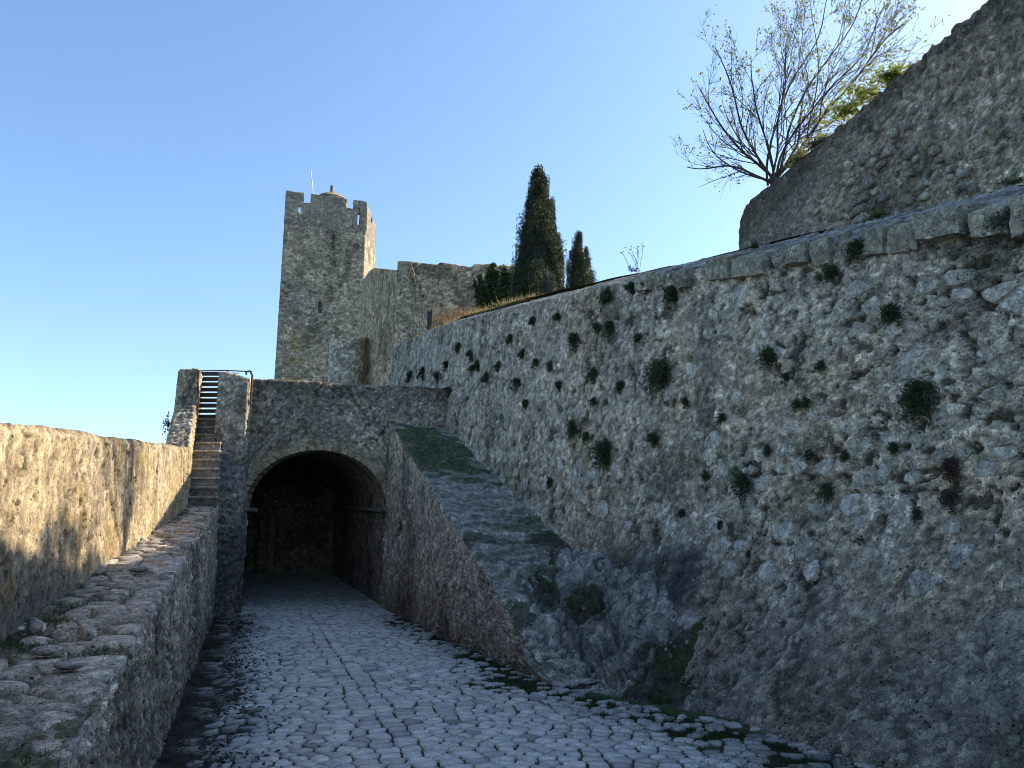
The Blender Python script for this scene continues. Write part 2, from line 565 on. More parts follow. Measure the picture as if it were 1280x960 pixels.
def wall_stones(parent, G, box, size, keep, seed, mat, n_ind=300, H=(0.012, 0.04), tones=None, gap=0.012, warm=0.0, name='stone', maskfn=None, stretch=1.0):
    """irregular stones on part (u0,u1,v0,v1) of a wall surface"""
    rr = random.Random(seed)
    f = grid_map(*G)
    u0, u1, v0, v1 = box
    su, sv = size
    seeds = []; keepf = []
    nu = int((u1 - u0) / su); nv = int((v1 - v0) / sv)
    for j in range(nv):
        for i in range(nu):
            seeds.append((u0 + (i + 0.5 + 0.5 * (j % 2) + rr.uniform(-.38, .38)) * su, v0 + (j + 0.5 + rr.uniform(-.36, .36)) * sv))
    C = cells(seeds, 3 * max(su, sv))
    items = []
    for s, poly in zip(seeds, C):
        if rr.random() > keep or len(poly) < 3: continue
        poly = tidy(poly, 0.12 * min(su, sv))
        if len(poly) < 4: continue
        if min(p[0] for p in poly) < u0 or max(p[0] for p in poly) > u1 or min(p[1] for p in poly) < v0 or max(p[1] for p in poly) > v1: continue
        w = f(np.array([[s[0], s[1], 0]]))
        px, py, d = project(w)
        if maskfn is not None and not maskfn(s, w[0], px[0], py[0]): continue
        sc = rr.uniform(0.55, 1.0)
        poly = [(s[0] + (p[0] - s[0]) * sc, s[1] + (p[1] - s[1]) * sc) for p in poly]
        t = rr.random()
        c = (STONE_D * 1.5 * (1 - t) + STONE_L * t) if tones is None else (np.array(tones[0]) * (1 - t) + np.array(tones[1]) * t)
        if warm: c = c * np.array([1 + .22 * warm, 1 + .02 * warm, 1 - .25 * warm])
        inside = -30 < px[0] < 1310 and -30 < py[0] < 990 and w[0][1] > 0.5
        pr = (sc * su / d[0]) if inside else -1
        items.append((poly, gap, rr.uniform(*H), 0.08, c, pr))
    lay_stones(name, parent, items, f, mat, n_ind, 'small_stones', top=.82, rnd=.16)


# ------------------------------------------------------------------ the big retaining wall on the right
WA, WB, WC = 6.14, 0.46, 0.10


def on_wall(px, py, off=0.0):
    r = ray(px, py)
    # X = WA - WB*Y + WC*Z (+off)
    t = (WA + off + WC * EYE) / (r[0] + WB * r[1] - WC * r[2])
    return np.array([r[0] * t, r[1] * t, EYE + r[2] * t])


top_px = [(1280, 258), (1150, 283), (1000, 313), (921, 328), (840, 343), (790, 352), (745, 361), (700, 372), (645, 384), (590, 397), (540, 411), (498, 431)]
tops = [on_wall(*p) for p in top_px]
WY = np.array([-7.0] + [p[1] for p in tops] + [22.9])
WZ = np.array([tops[0][2] - 0.25] + [p[2] for p in tops] + [tops[-1][2] + 0.05])


def wtop(y):
    return np.interp(y, WY, WZ)


def wx(y, z):
    return WA - WB * y + WC * z


def flare(y, z):
    """rocky, spreading foot of the wall"""
    k = np.interp(y, [-7, 6, 9.5, 12, 13.5], [1.0, 1.0, 0.55, 0.1, 0.0])
    return -k * 1.1 * np.clip(1 - z / 1.9, 0, 1) ** 1.7


NW = np.array([-1.0, -WB, 0]) / math.hypot(1, WB)     # outward (towards the road)
BW = -NW                                               # into the hill
sec = []
ys = []
y = -6.5
while y < 22.9:
    ys.append(y); y += 0.25
ys.append(22.9)
for y in ys:
    zt = float(wtop(y))
    pts = []
    for z in (-0.6, 0.0, 0.35, 0.7, 1.1, 1.5, 1.9, (1.9 + zt - .12) / 2, zt - 0.12, zt):
        pts.append((wx(y, z) + flare(y, z), y, z))
    e = np.array(pts[-1])
    rise = float(np.interp(y, [5, 8, 11, 16, 23], [.47, .41, .34, .31, .29]))
    pts.append(tuple(e + BW * 0.75 + np.array([0, 0, rise])))
    pts.append(tuple(e + BW * 0.95 + np.array([0, 0, rise - .12])))
    pts.append(tuple(e + BW * 1.0 + np.array([0, 0, -1.5])))
    sec.append(pts)
sec = np.array(sec)
mid = sec.mean(1)
cu = np.concatenate([[0], np.cumsum(np.linalg.norm(np.diff(mid, axis=0), axis=1))])
ulist = []; u = 0.0
while u < cu[-1]:
    ulist.append(u)
    yy = np.interp(u, cu, mid[:, 1])
    u += min(0.06, max(0.014, 0.0034 * max(yy, 0))) if yy > 3.5 else 0.06
ulist.append(cu[-1])

wall = empty('retaining_wall', (wx(8, 0), 8, 0), 'tall sloping grey rubble wall with dark plants sprouting from its face', 'wall')


def big_mod(P, U, V, d, c):
    Z = P[..., 2]; Y = P[..., 1]
    zt = wtop(Y)
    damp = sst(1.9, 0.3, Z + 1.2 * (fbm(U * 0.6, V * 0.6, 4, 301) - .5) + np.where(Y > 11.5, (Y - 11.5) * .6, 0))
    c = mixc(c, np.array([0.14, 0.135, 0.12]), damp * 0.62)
    c = c * (0.75 + 0.5 * fbm(U * 3, V * 3, 3, 310))[..., None]
    d = d + 0.10 * damp * (fbm(U * 2.2, V * 2.2, 4, 302) - 0.5)
    # smooth dark dripping patch of rock above the outcrop
    slab = sst(0.0, 0.3, 1 - np.abs((Y - 9.7) / 1.1)) * sst(1.55, 1.25, Z + 0.2 * (fbm(U * 2, V * 2, 3, 320) - .5)) * sst(0.1, 0.35, Z)
    drip = fbm(Y * 9, Z * 0.8, 3, 303)
    c = mixc(c, np.array([0.15, 0.155, 0.155]), slab * 0.9)
    c = c * (1 - slab * (0.4 - 0.9 * (drip - 0.5)))[..., None]
    d = d * (1 - 0.75 * slab) + 0.05 * slab
    # long streaky brown/mauve stains
    st = sst(0.5, 0.7, fbm(U * 0.8 + 10, V * 0.5, 4, 305))
    c = mixc(c, c * np.array([1.05, 0.98, 0.88]), st)
    moss = sst(0.62, 0.72, fbm(U * 1.9, V * 1.9, 4, 306))
    c = mixc(c, MOSS, moss * 0.35)
    # bulging, uneven face
    d = d + 0.06 * (fbm(U * 0.5, V * 0.5, 3, 307) - 0.5)
    # sloping slab weathering on top
    topf = (Z > zt + 0.012)
    c = np.where(topf[..., None], np.array([0.29, 0.28, 0.255]) * (0.3 + 1.4 * fbm(U * 2.5, V * 9, 4, 308))[..., None], c)
    return d, c


dvs = [0.05] + [0.022] * 8 + [0.04, 0.1, 0.3]
wo, WG = wall_mesh('wall_face', sec, np.array(ulist), dvs, 11, M_ROCK, wall, flip=True, mod=big_mod, size=(0.12, 0.10), amp=0.02, pit=1.0, light=0.5, rough=.72)
VT = WG[3]
vz = WG[0][:, len(ulist) // 2, 2]
v_lo = VT[np.argmax(vz > 0.5), 0]
v_hi = VT[np.argmax(vz > float(wtop(mid[0, 1])) - 0.55), 0]
u_lo = np.interp(4.6, mid[:, 1], cu)
wall_stones(wall, WG, (u_lo, cu[-1] - .2, v_lo, VT[-1, 0] - 2.6), (0.30, 0.23), 0.42, 21, M_ROCK, 300, H=(0.001, 0.012),
            tones=((0.30, 0.28, 0.24), (0.56, 0.54, 0.48)),
            maskfn=lambda s, w, px, py: w[2] < wtop(w[1]) - 0.3 and w[2] > 1.2 and px > 480)

# coping stones along the top edge
rr = random.Random(5)
y = 2.5
while y < 10.2:
    ln = rr.uniform(0.22, 0.62)
    if rr.random() < .12:
        y += ln * .5; continue
    y2 = y + ln
    h = rr.uniform(0.13, 0.25)
    proud = rr.uniform(0.03, 0.13)
    lift_ = rr.uniform(-.02, .06)
    pts = []
    for zz in (0, 1):
        for (yy, dd) in ((y + .03, 0), (y2 - .03, 0), (y2 - .03, 1), (y + .03, 1)):
            zt = float(wtop(yy)) + rr.uniform(-.012, .012)
            z = zt - h if zz == 0 else zt + lift_ + rr.uniform(0, .02)
            base = np.array([wx(yy, zt - h * .5), yy, 0.0])
            q = base + NW * (proud + rr.uniform(-.015, .015) if dd == 0 else -0.30)
            pts.append((q[0], q[1], z + (0.13 if (zz == 1 and dd == 1) else 0)))
    t = rr.random()
    me = hull8('coping_stone', pts, 0, np.array([0.36, 0.335, 0.265]) * (0.6 + 0.6 * t), cuts=2, jag=.035)
    o = np.mean(np.array(pts), 0)
    me.transform(__import__('mathutils').Matrix.Translation(-Vector(o)))
    link('coping_stone', me, M_ROCK, wall, origin=o)
    y = y2

# ------------------------------------------------------------------ hill behind the wall, ground to the horizon
EW = np.array([-WB, 1.0, 0]) / math.hypot(1, WB)
OW = np.array([wx(0, 5.0), 0, 0])
UP_T = 2.35                                            # how far the upper wall stands behind the lower one
UP_END = 12.6                                          # its end, as Y of its foot line


def hill_h(X, Y, t):
    yb = np.clip(Y + 0.38 * t, -7, 24)                # nearest wall station
    h = wtop(yb) + np.interp(yb, [5, 8, 11, 16, 23], [.37, .31, .24, .27, .28]) + 0.01 * t
    h = h + 0.20 * np.clip(t - 3.0, 0, 200) * sst(8, 20, Y)
    lim = EYE + 0.285 * np.clip(Y, 3, 400)
    h = np.where(Y > 20, np.minimum(h, np.maximum(lim, wtop(24.0))), h)
    h = np.minimum(h, 20 + 3 * fbm(X * .05, Y * .05, 3, 400))
    return h + 0.12 * (fbm(X * .9, Y * .9, 3, 401) - .5)


def make_hill():
    tl = np.array([0.9, 1.2, 1.6, 2.0, UP_T + .22, UP_T + .26, 2.9, 3.3, 4, 5, 6.5, 8, 10, 13, 17, 22, 30, 40, 55, 80, 120, 200])
    sl = np.concatenate([np.arange(-10, 32, 0.35), np.arange(32, 90, 2.0), np.arange(90, 300, 15)])
    S, T = np.meshgrid(sl, tl)
    T = T + np.clip(S - 25.0, 0, 60) * .30 * np.clip(1 - T / 30, 0, 1)
    X = OW[0] + S * EW[0] + T * BW[0]; Y = OW[1] + S * EW[1] + T * BW[1]
    Z = hill_h(X, Y, T)
    foot_y = S * EW[1] + UP_T * BW[1]
    behind = (T > UP_T + .24) & (foot_y < UP_END - 0.35)
    Zu = np.interp(foot_y, UPY[::-1], UPZ[::-1]) - 0.12 + 0.03 * np.clip(T - UP_T, 0, 6) - np.clip(T - 8, 0, 40) * .1
    Z = np.where(behind, np.maximum(Z, Zu), Z)
    c = np.array([0.11, 0.10, 0.05]) * (0.6 + 0.8 * fbm(X * 1.4, Y * 1.4, 4, 402))[..., None]
    c = mixc(c, [0.055, 0.075, 0.028], sst(.45, .6, fbm(X * .5, Y * .5, 3, 403)))
    Z[0] = np.where(S[0] > 25, Z[0] - 8, Z[0])
    P = np.stack([X, Y, Z], -1)
    me = mesh_np('hill', P.reshape(-1, 3), grid_faces(len(tl), len(sl), True), c.reshape(-1, 3))
    tag(link('hill', me, M_SOIL), kind='structure')


# upper wall: top line measured along its own plane
UP_A = WA + 0.5 + UP_T * math.hypot(1, WB)


def on_upper(px, py):
    r = ray(px, py)
    t = (UP_A + 0.06 * (EYE - 6)) / (r[0] + WB * r[1] - 0.06 * r[2])
    return np.array([r[0] * t, r[1] * t, EYE + r[2] * t])


up_top = [on_upper(*p) for p in ((1285, -38), (1235, 2), (1180, 45), (1120, 98), (1060, 150), (1010, 190), (962, 232), (948, 240), (938, 249), (930, 260), (924, 273), (920, 290))]
UPY = np.array([p[1] for p in up_top]); UPZ = np.array([p[2] for p in up_top])
UPY = np.concatenate([[-6.0], UPY]); UPZ = np.concatenate([[UPZ[0] + 0.25], UPZ])
order = np.argsort(-UPY); UPY = UPY[order]; UPZ = UPZ[order]
UP_END = float(on_upper(917, 305)[1])
make_hill()

up = empty('upper_retaining_wall', (UP_A - WB * 9, 9, 5), 'upper rubble wall with a rounded end, bare tree growing from its top', 'wall')
sec = []
yl = list(np.arange(-5.5, UP_END - 0.3, 0.2)) + [UP_END - 0.28, UP_END - .2, UP_END - .12, UP_END - .06, UP_END - .02, UP_END]
for y in yl:
    zt = float(np.interp(y, UPY[::-1], UPZ[::-1]))
    zb = float(wtop(min(y + 1.0, 22))) - 0.5
    k = max(0.0, (y - (UP_END - 0.3)) / 0.3)
    inb = 0.12 * (1 - math.sqrt(max(0, 1 - k * k)))
    X = lambda z: UP_A - WB * y + 0.06 * (z - 6)
    pts = [np.array([X(z), y, z]) + BW * inb for z in (zb, (zb + zt) / 2, zt - .1, zt)]
    pts += [pts[-1] + BW * 0.45 + np.array([0, 0, 0.03]), pts[-1] + BW * 0.5 + np.array([0, 0, -1.2])]
    sec.append(pts)
# rounded return running back into the hill
lastp = sec[-1]
for k in range(1, 8):
    sh = BW * 0.45 * k + EW * (0.03 * math.sin(k))
    sec.append([p + sh for p in lastp])
sec = np.array(sec)


def up_mod(P, U, V, d, c):
    Y = P[..., 1]
    pl = sst(9.6, 10.6, Y + 1.4 * (fbm(U * .9, V * .9, 3, 330) - .5))       # rendered, smoother end
    c = mixc(c, np.array([0.235, 0.20, 0.175]), pl * 0.75)
    d = d * (1 - 0.6 * pl)
    zt = np.interp(Y, UPY[::-1], UPZ[::-1])
    br = sst(0.9, 0.1, zt - P[..., 2] + 0.9 * (fbm(U * 1.5, V * 1.5, 4, 331) - .5))
    c = mixc(c, np.array([0.085, 0.075, 0.065]), br * 0.75)
    d = d + 0.06 * (fbm(U * 1.2, V * 1.2, 3, 332) - .5)
    return d, c * np.array([.95, .91, .86])


uo, UG = wall_mesh('wall_face', sec, 0.028, [0.03, 0.03, 0.03, 0.08, 0.15], 51, M_ROCK, up, flip=True, mod=up_mod, size=(0.2, 0.18), amp=0.05, pit=0.5, light=0.7)
wall_stones(up, UG, (8.5, UG[2].max() - 3.5, 0.55, UG[3].max() - 2.1), (0.24, 0.2), 0.55, 77, M_ROCK, 200, H=(0.02, 0.06),
            tones=((0.2, 0.185, 0.165), (0.44, 0.42, 0.36)), maskfn=lambda s, w, px, py: fbm(np.array([s[0] * .8]), np.array([s[1] * .8]), 2, 333)[0] > 0.42 and w[1] < 10.4)


# ------------------------------------------------------------------ left: ledge wall, parapet
def led_x(y):
    return -0.61 - 0.339 * y


def led_z(y):
    return 0.43 + 0.113 * y


def par_x(y):
    return -1.58 - 0.31 * y


PAR_Y = np.array([-6, 4.34, 14.55]); PAR_Z = np.array([1.28, 2.24, 3.2])
ledge = empty('ledge_wall', (led_x(8), 8, 0), 'low rubble wall with a broad uneven stone ledge on top beside the road', 'wall')
sec = []
for y in np.arange(-5, 16.01, 0.25):
    z = led_z(y)
    xo = led_x(y); xi = par_x(y) - 0.15
    bow = 0.05
    sec.append([(xo + 0.10, y, -0.5), (xo + 0.06, y, 0.0), (xo + .02, y, z * .6), (xo, y, z - 0.05), (xo - 0.03, y, z), ((xo + xi) / 2, y, z - 0.03), (xi, y, z + 0.02)])
sec = np.array(sec)


def led_mod(P, U, V, d, c):
    Y = P[..., 1]; Z = P[..., 2]
    topm = sst(-0.035, -0.01, Z - led_z(Y)) * (P[..., 0] < led_x(Y) + .01)
    g = fbm(U * 1.6, V * 1.6, 4, 340)
    sc_ = mixc(np.broadcast_to(np.array([0.30, 0.265, 0.21]), c.shape), MOSS, sst(.5, .62, g) * .7)
    sc_ = mixc(sc_, SOIL, sst(.55, .7, fbm(U * 2.2 + 9, V * 2.2, 4, 341)) * .8)
    c = mixc(c, sc_ * (0.6 + .8 * fbm(U * 12, V * 12, 3, 342))[..., None], topm)
    d = d * (1 - .4 * topm) + 0.05 * topm * (fbm(U * 2.5, V * 2.5, 3, 343) - .5)
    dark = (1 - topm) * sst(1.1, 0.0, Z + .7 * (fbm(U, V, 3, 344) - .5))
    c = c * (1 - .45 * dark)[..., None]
    d = d + 0.05 * (1 - topm) * (fbm(U * 1.3, V * 1.3, 3, 345) - .5)
    return d, c


u_pos = []; u = 0.0
while u < 22.1:
    u_pos.append(u); yy = -5 + u * 0.95
    u += 0.05 if yy < 2 else max(0.016, 0.0028 * yy)
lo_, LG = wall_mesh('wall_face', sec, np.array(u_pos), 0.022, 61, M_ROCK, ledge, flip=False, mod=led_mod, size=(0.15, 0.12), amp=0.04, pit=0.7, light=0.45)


# flat slabs bedded along the ledge
def led_map(A):
    y = A[:, 0]; f = A[:, 1]                         # u = y, v = metres in from the edge
    x = led_x(y) - f
    return np.stack([x, y, led_z(y) + A[:, 2] + 0.012 * np.sin(y * 3.1 + f * 4)], -1)


rr = random.Random(9)
seeds = []
y = 1.4; row = 0
while y < 14.6:
    st_y = rr.uniform(0.09, 0.22)
    w = led_x(y) - par_x(y) - 0.0
    x = 0.02 + rr.uniform(0, .15)
    while x < w - .04:
        sx = rr.uniform(0.12, 0.42)
        seeds.append((y + rr.uniform(-.06, .06), x + sx / 2)); x += sx
    y += st_y
C = cells(seeds, 0.8)
items = []
for s, poly in zip(seeds, C):
    w = led_x(s[0]) - par_x(s[0])
    poly = [(p[0], min(max(p[1], 0.005), w)) for p in poly]
    poly = tidy(poly, 0.04)
    if len(poly) < 4: continue
    g = float(fbm(np.array([s[0] * 1.1]), np.array([s[1] * 1.6]), 3, 347)[0])
    if g > 0.60 and rr.random() < .75: continue
    if max(abs(p[0] - s[0]) for p in poly) > .45: continue
    t = rr.random()
    c = np.array([0.30, 0.28, 0.25]) * (1 - t) + np.array([0.54, 0.51, 0.46]) * t
    items.append((poly, rr.uniform(0.004, 0.02), rr.uniform(0.006, 0.034), 0.06, c, -s[0]))
lay_stones('ledge_slab', ledge, items, led_map, M_ROCK, 300, 'small_slabs', top=.88, rnd=.2)
# loose stones lying on the ledge
for (px, py, r) in ((60, 818, .075), (84, 836, .055), (172, 714, .07)):
    rv = ray(px, py)
    t = (0.43 - EYE + 0.04) / (rv[2] - 0.113 * rv[1])
    p = np.array([rv[0] * t, rv[1] * t, EYE + rv[2] * t])
    bm = bmesh.new(); bmesh.ops.create_icosphere(bm, subdivisions=2, radius=r)
    for v in bm.verts:
        n = Vector(v.co) * 1.0
        k = 1 + 0.9 * (fbm(np.array([n.x / r * 1.6 + px]), np.array([n.y / r * 1.6 + n.z / r * 1.3]), 3, 3)[0] - .5)
        v.co = Vector((n.x * 1.25 * k, n.y * 0.95 * k, n.z * 0.4 * k))
    me = bpy.data.meshes.new('loose_stone'); bm.to_mesh(me); bm.free()
    for q in me.polygons: q.use_smooth = True
    set_col(me, np.array([0.36, 0.35, 0.33]))
    tag(link('loose_stone', me, M_ROCK, None, origin=p + np.array([0, 0, r * .25])), {60: 'largest loose grey stone on the ledge, beside a grassy hollow', 84: 'smaller loose stone next to the largest one on the ledge', 172: 'flat loose stone alone on the ledge close to the sunlit parapet'}[px], 'stone', 'loose stones on the ledge')

par = empty('parapet_wall', (par_x(8), 8, 1.3), 'sunlit ochre parapet wall on the outer edge of the ledge', 'wall')
sec = []
for y in np.arange(-5, 14.56, 0.25):
    zt = float(np.interp(y, PAR_Y, PAR_Z)) + 0.008 * math.sin(y * 2.3) + 0.006 * math.sin(y * 5.1)
    z0 = led_z(y) - 0.1
    x = par_x(y)
    sec.append([(x + .03, y, z0), (x, y, (z0 + zt) / 2), (x - .02, y, zt - .06), (x - 0.06, y, zt), (x - .38, y, zt - .02), (x - .42, y, zt - .1), (x - .45, y, -3.0)])
sec = np.array(sec)


def par_mod(P, U, V, d, c):
    Y = P[..., 1]; Z = P[..., 2]
    ren = np.array([0.42, 0.34, 0.225]) * (0.25 + 1.5 * fbm(U * 9, V * 7, 4, 350))[..., None]
    k = sst(0.35, 0.6, fbm(U * 1.2, V * 1.0, 4, 351))
    c = mixc(c, ren, 0.35 + 0.5 * k)
    drip = sst(0.52, 0.68, fbm(U * 5.5, V * 0.5, 3, 352)) * sst(6, 9, Y) * sst(0.0, 0.8, Z - led_z(Y))
    c = c * (1 - .42 * drip)[..., None]
    shadow = sst(0.55, 0.1, Z - led_z(Y) + .5 * (fbm(U * .8, V * .8, 4, 353) - .5)) * sst(7.5, 5.5, Y)  # shadow patch low on the near parapet, painted into its colour
    c = mixc(c, np.array([0.12, 0.12, 0.12]), shadow * .8)
    ye = sst(.62, .72, fbm(U * 2.5 + 4, V * 2.5, 4, 354))
    c = mixc(c, [0.42, 0.31, 0.11], ye * .4)
    edge = sst(0.05, 0.0, np.abs(Z - np.interp(Y, PAR_Y, PAR_Z)))
    c = c * (1 - .35 * edge)[..., None]
    # small drain slot
    hole = (np.abs(Y - 6.05) < 0.035) & (np.abs(Z - led_z(Y) - 0.33) < 0.09)
    d = np.where(hole, -0.22, d)
    return d, c


u_pos = []; u = 0.0
while u < 21.0:
    u_pos.append(u); yy = -5 + u * 0.94
    u += 0.06 if yy < 3 else max(0.014, 0.0026 * yy)
wall_mesh('wall_face', sec, np.array(u_pos), [.016, .016, .016, .03, .06, .05, .4], 71, M_SMOOTH, par, flip=False, mod=par_mod, size=(0.19, 0.15), amp=0.010, pit=0.9, light=0.4, warm=0.3, rough=.55)

# ------------------------------------------------------------------ gate wall with the arch
GX0, GX1 = -5.68, -0.9


def gy(x):
    return 16.4 + (x + 5.7) * 0.28


AL, AR, ASP, AAP = -5.66, -2.77, 2.15, 3.40
AC = (AL + AR) / 2; AW = (AR - AL) / 2


def gtop(x):
    return 4.92 + 0.02 * math.sin(x * 2.2)


def arch_z(x):
    k = (x - AC) / AW
    return ASP + (AAP - ASP) * math.sqrt(max(0, 1 - k * k))


gate = empty('gate_wall', (AC, gy(AC), 0), 'grey rubble gate wall pierced by a dark round arched passage', 'gate')


def gate_mod(P, U, V, d, c):
    X = P[..., 0]; Z = P[..., 2]
    dk = sst(0.35, 0.65, fbm(U * 1.1, V * 1.1, 4, 360))
    c = c * (0.95 - .35 * dk)[..., None]
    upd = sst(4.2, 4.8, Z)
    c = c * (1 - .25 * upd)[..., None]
    k = np.sqrt(((X - AC) / (AW + .1)) ** 2 + ((Z - ASP) / (AAP - ASP + .12)) ** 2)
    ye = sst(1.22, 1.02, k) * (Z > ASP + .5) * sst(.3, .55, fbm(U * 2, V * 2, 3, 361))
    c = mixc(c, [0.30, 0.25, 0.15], ye * .6)
    return d, c


sec = []
for x in np.concatenate([[AL], AC - AW * np.cos(np.linspace(0.06, math.pi - .06, 40)), [AR]]):
    y = gy(x); z0 = arch_z(x); zt = gtop(x)
    sec.append([(x, y, z0), (x, y + .01, (z0 + zt) / 2), (x, y, zt - .05), (x, y + 0.04, zt), (x, y + 0.75, zt + .02), (x, y + 0.8, zt - 0.8)])
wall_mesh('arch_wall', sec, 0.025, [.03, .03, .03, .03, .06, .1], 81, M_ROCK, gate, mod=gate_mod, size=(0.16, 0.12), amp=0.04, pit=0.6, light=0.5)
sec = []
for x in np.arange(AR, GX1 + .01, 0.1):
    y = gy(x); zt = gtop(x)
    sec.append([(x, y, -0.3), (x, y, ASP), (x, y, zt - .05), (x, y + 0.04, zt), (x, y + 0.75, zt + .02), (x, y + 0.8, zt - 0.8)])
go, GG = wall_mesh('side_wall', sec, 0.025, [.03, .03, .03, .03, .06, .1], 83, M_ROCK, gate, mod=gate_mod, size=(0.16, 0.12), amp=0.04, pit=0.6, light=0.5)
# voussoirs
n = 27
for k in range(n):
    a0 = math.pi - math.pi * k / n; a1 = math.pi - math.pi * (k + 1) / n
    a0 -= .006; a1 += .006
    dpt = random.uniform(0.12, 0.17)
    pts = []
    pro = random.uniform(0.004, 0.018)
    for yy in (0.35, -pro):
        for (a, e) in ((a0, 0), (a1, 0), (a1, dpt), (a0, dpt)):
            x = AC + (AW + e - .015) * math.cos(a); z = ASP + (AAP - ASP + e - .015) * math.sin(a)
            pts.append((x, gy(x) + yy, z))
    t = random.random()
    o = np.mean(np.array(pts), 0)
    me = hull8('voussoir', [np.array(p) - o for p in pts], 0.014, np.array([0.34, 0.29, 0.20]) * (.8 + .4 * t))
    link('voussoir', me, M_ROCK, gate, origin=o)
# imposts
for (x0, x1, nm) in ((AR - .12, AR + .13, 'impost'), (AL - .05, AL + .10, 'impost')):
    pts = [(x0, gy(x0) - .05, ASP - .1), (x1, gy(x1) - .05, ASP - .1), (x1, gy(x1) + .6, ASP - .1), (x0, gy(x0) + .6, ASP - .1)]
    pts += [(p[0], p[1], ASP - .01) for p in pts]
    link(nm, hull8(nm, pts, .02, np.array([.25, .22, .18])), M_ROCK, gate)

# passage: barrel vault veering left, floor rising
TD = np.array([-2.75, 6.9, 0.36])
prof = [(AL, 0), (AL, ASP)] + [(AC - AW * math.cos(a), ASP + (AAP - ASP) * math.sin(a)) for a in np.linspace(0.12, math.pi - .12, 22)] + [(AR, ASP), (AR, 0)]
sec = []
for k in np.linspace(0.0, 1, 12):
    sec.append([np.array([x, gy(x) + 0.02, z - 0.1 * (z < .1)]) + TD * k for (x, z) in prof])
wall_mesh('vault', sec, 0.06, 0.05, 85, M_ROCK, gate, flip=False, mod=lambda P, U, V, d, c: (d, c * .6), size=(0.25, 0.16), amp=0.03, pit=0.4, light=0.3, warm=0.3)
p0 = np.array([AL, gy(AL), 0]) + TD; p1 = np.array([AR, gy(AR), 0]) + TD
ex = np.array([-0.35, -0.09, 0])
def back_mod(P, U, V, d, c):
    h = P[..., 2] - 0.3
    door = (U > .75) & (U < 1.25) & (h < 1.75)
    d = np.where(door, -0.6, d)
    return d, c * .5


sec = [[p0 + (p1 - p0) * k + ex * (1 - 2 * k) + np.array([0, 0, z]) for z in (-.3, 1.2, 3.6)] for k in np.linspace(-.02, 1.02, 8)]
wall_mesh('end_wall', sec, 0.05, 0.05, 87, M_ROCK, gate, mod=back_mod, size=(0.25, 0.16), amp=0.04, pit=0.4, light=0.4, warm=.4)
# door jamb inside the passage
q = p0 + (p1 - p0) * .42 + np.array([0, -.1, 0])
link('door_jamb', box_mesh('door_jamb', q + [-.1, -.08, 0.0], q + [.07, .1, 1.95], .015, 0.01, np.array([.3, .25, .18])), M_ROCK, gate)
# impost moulding down the right side of the passage
pts = []
for zz in (ASP - .1, ASP - .01):
    for (k, dx) in ((0.04, -.1), (0.04, .04), (1.0, .04), (1.0, -.1)):
        p = np.array([AR + dx, gy(AR), zz]) + TD * k
        pts.append(p)
link('impost_moulding', hull8('impost_moulding', pts, .015, np.array([.26, .22, .18])), M_ROCK, gate)
# terrace over the passage
pts = [(-7.2, 17.0, 3.4), (-0.6, 18.5, 3.4), (-4.0, 26.0, 3.9), (-9.8, 26.0, 3.9), (-7.2, 17.0, 4.02), (-0.6, 18.5, 4.1), (-4.0, 26.0, 4.3), (-9.8, 26.0, 4.3)]
link('terrace_fill', hull8('terrace_fill', pts, 0, np.array([.12, .11, .09])), M_SOIL, gate)
# outer left flank of the gate block
sec = [[(-7.25 - (y - 17.0) * .3, y, -2.0), (-7.25 - (y - 17.0) * .3, y, 4.05)] for y in np.arange(26.0, 16.9, -0.5)]
wall_mesh('flank_wall', sec, 0.1, 0.1, 89, M_ROCK, gate, size=(.2, .15), amp=.03, pit=.4)

# pillar left of the arch
pil = empty('gate_pillar', (-5.95, 16.2, 0), 'tall square rubble pier between the steps and the arch', 'pillar')
PL = (-6.26, 16.02); PR = (-5.64, 16.12); PB = 16.62
per = [(PL[0] - .05, PB), (PL[0], PL[1]), (PR[0], PR[1]), (PR[0] + .0, PB)]
sec = []
nper = []
for a, b in zip(per[:-1], per[1:]):
    for k in np.linspace(0, 1, 8)[:-1]: nper.append((a[0] + (b[0] - a[0]) * k, a[1] + (b[1] - a[1]) * k))
nper.append(per[-1])
for (x, y) in nper:
    cx, cy = (x + 5.95) * .93 - 5.95, (y - 16.3) * .9 + 16.3
    zt = 5.0 - 0.12 * (x + 6.26) / .62
    sec.append([(x, y, -0.3), (x, y, 2.2), (x, y, zt - .05), (cx, cy, zt), (-5.95, 16.35, zt + .02)])


def pil_mod(P, U, V, d, c):
    Z = P[..., 2]
    bl = sst(.5, .65, fbm(U * 1.4, V * .9, 3, 365)) * sst(4.4, 3.0, Z)
    c = mixc(c, np.array([0.2, 0.22, 0.27]), bl * .5)
    lowd = sst(2.4, 1.4, Z + .8 * (fbm(U * 1.5, V * 1.5, 3, 366) - .5))
    c = c * (1 - .5 * lowd)[..., None]
    return d, c


wall_mesh('shaft', sec, 0.025, [.03, .03, .03, .05], 91, M_ROCK, pil, mod=pil_mod, size=(0.16, 0.11), amp=0.035, pit=0.5, light=0.4)

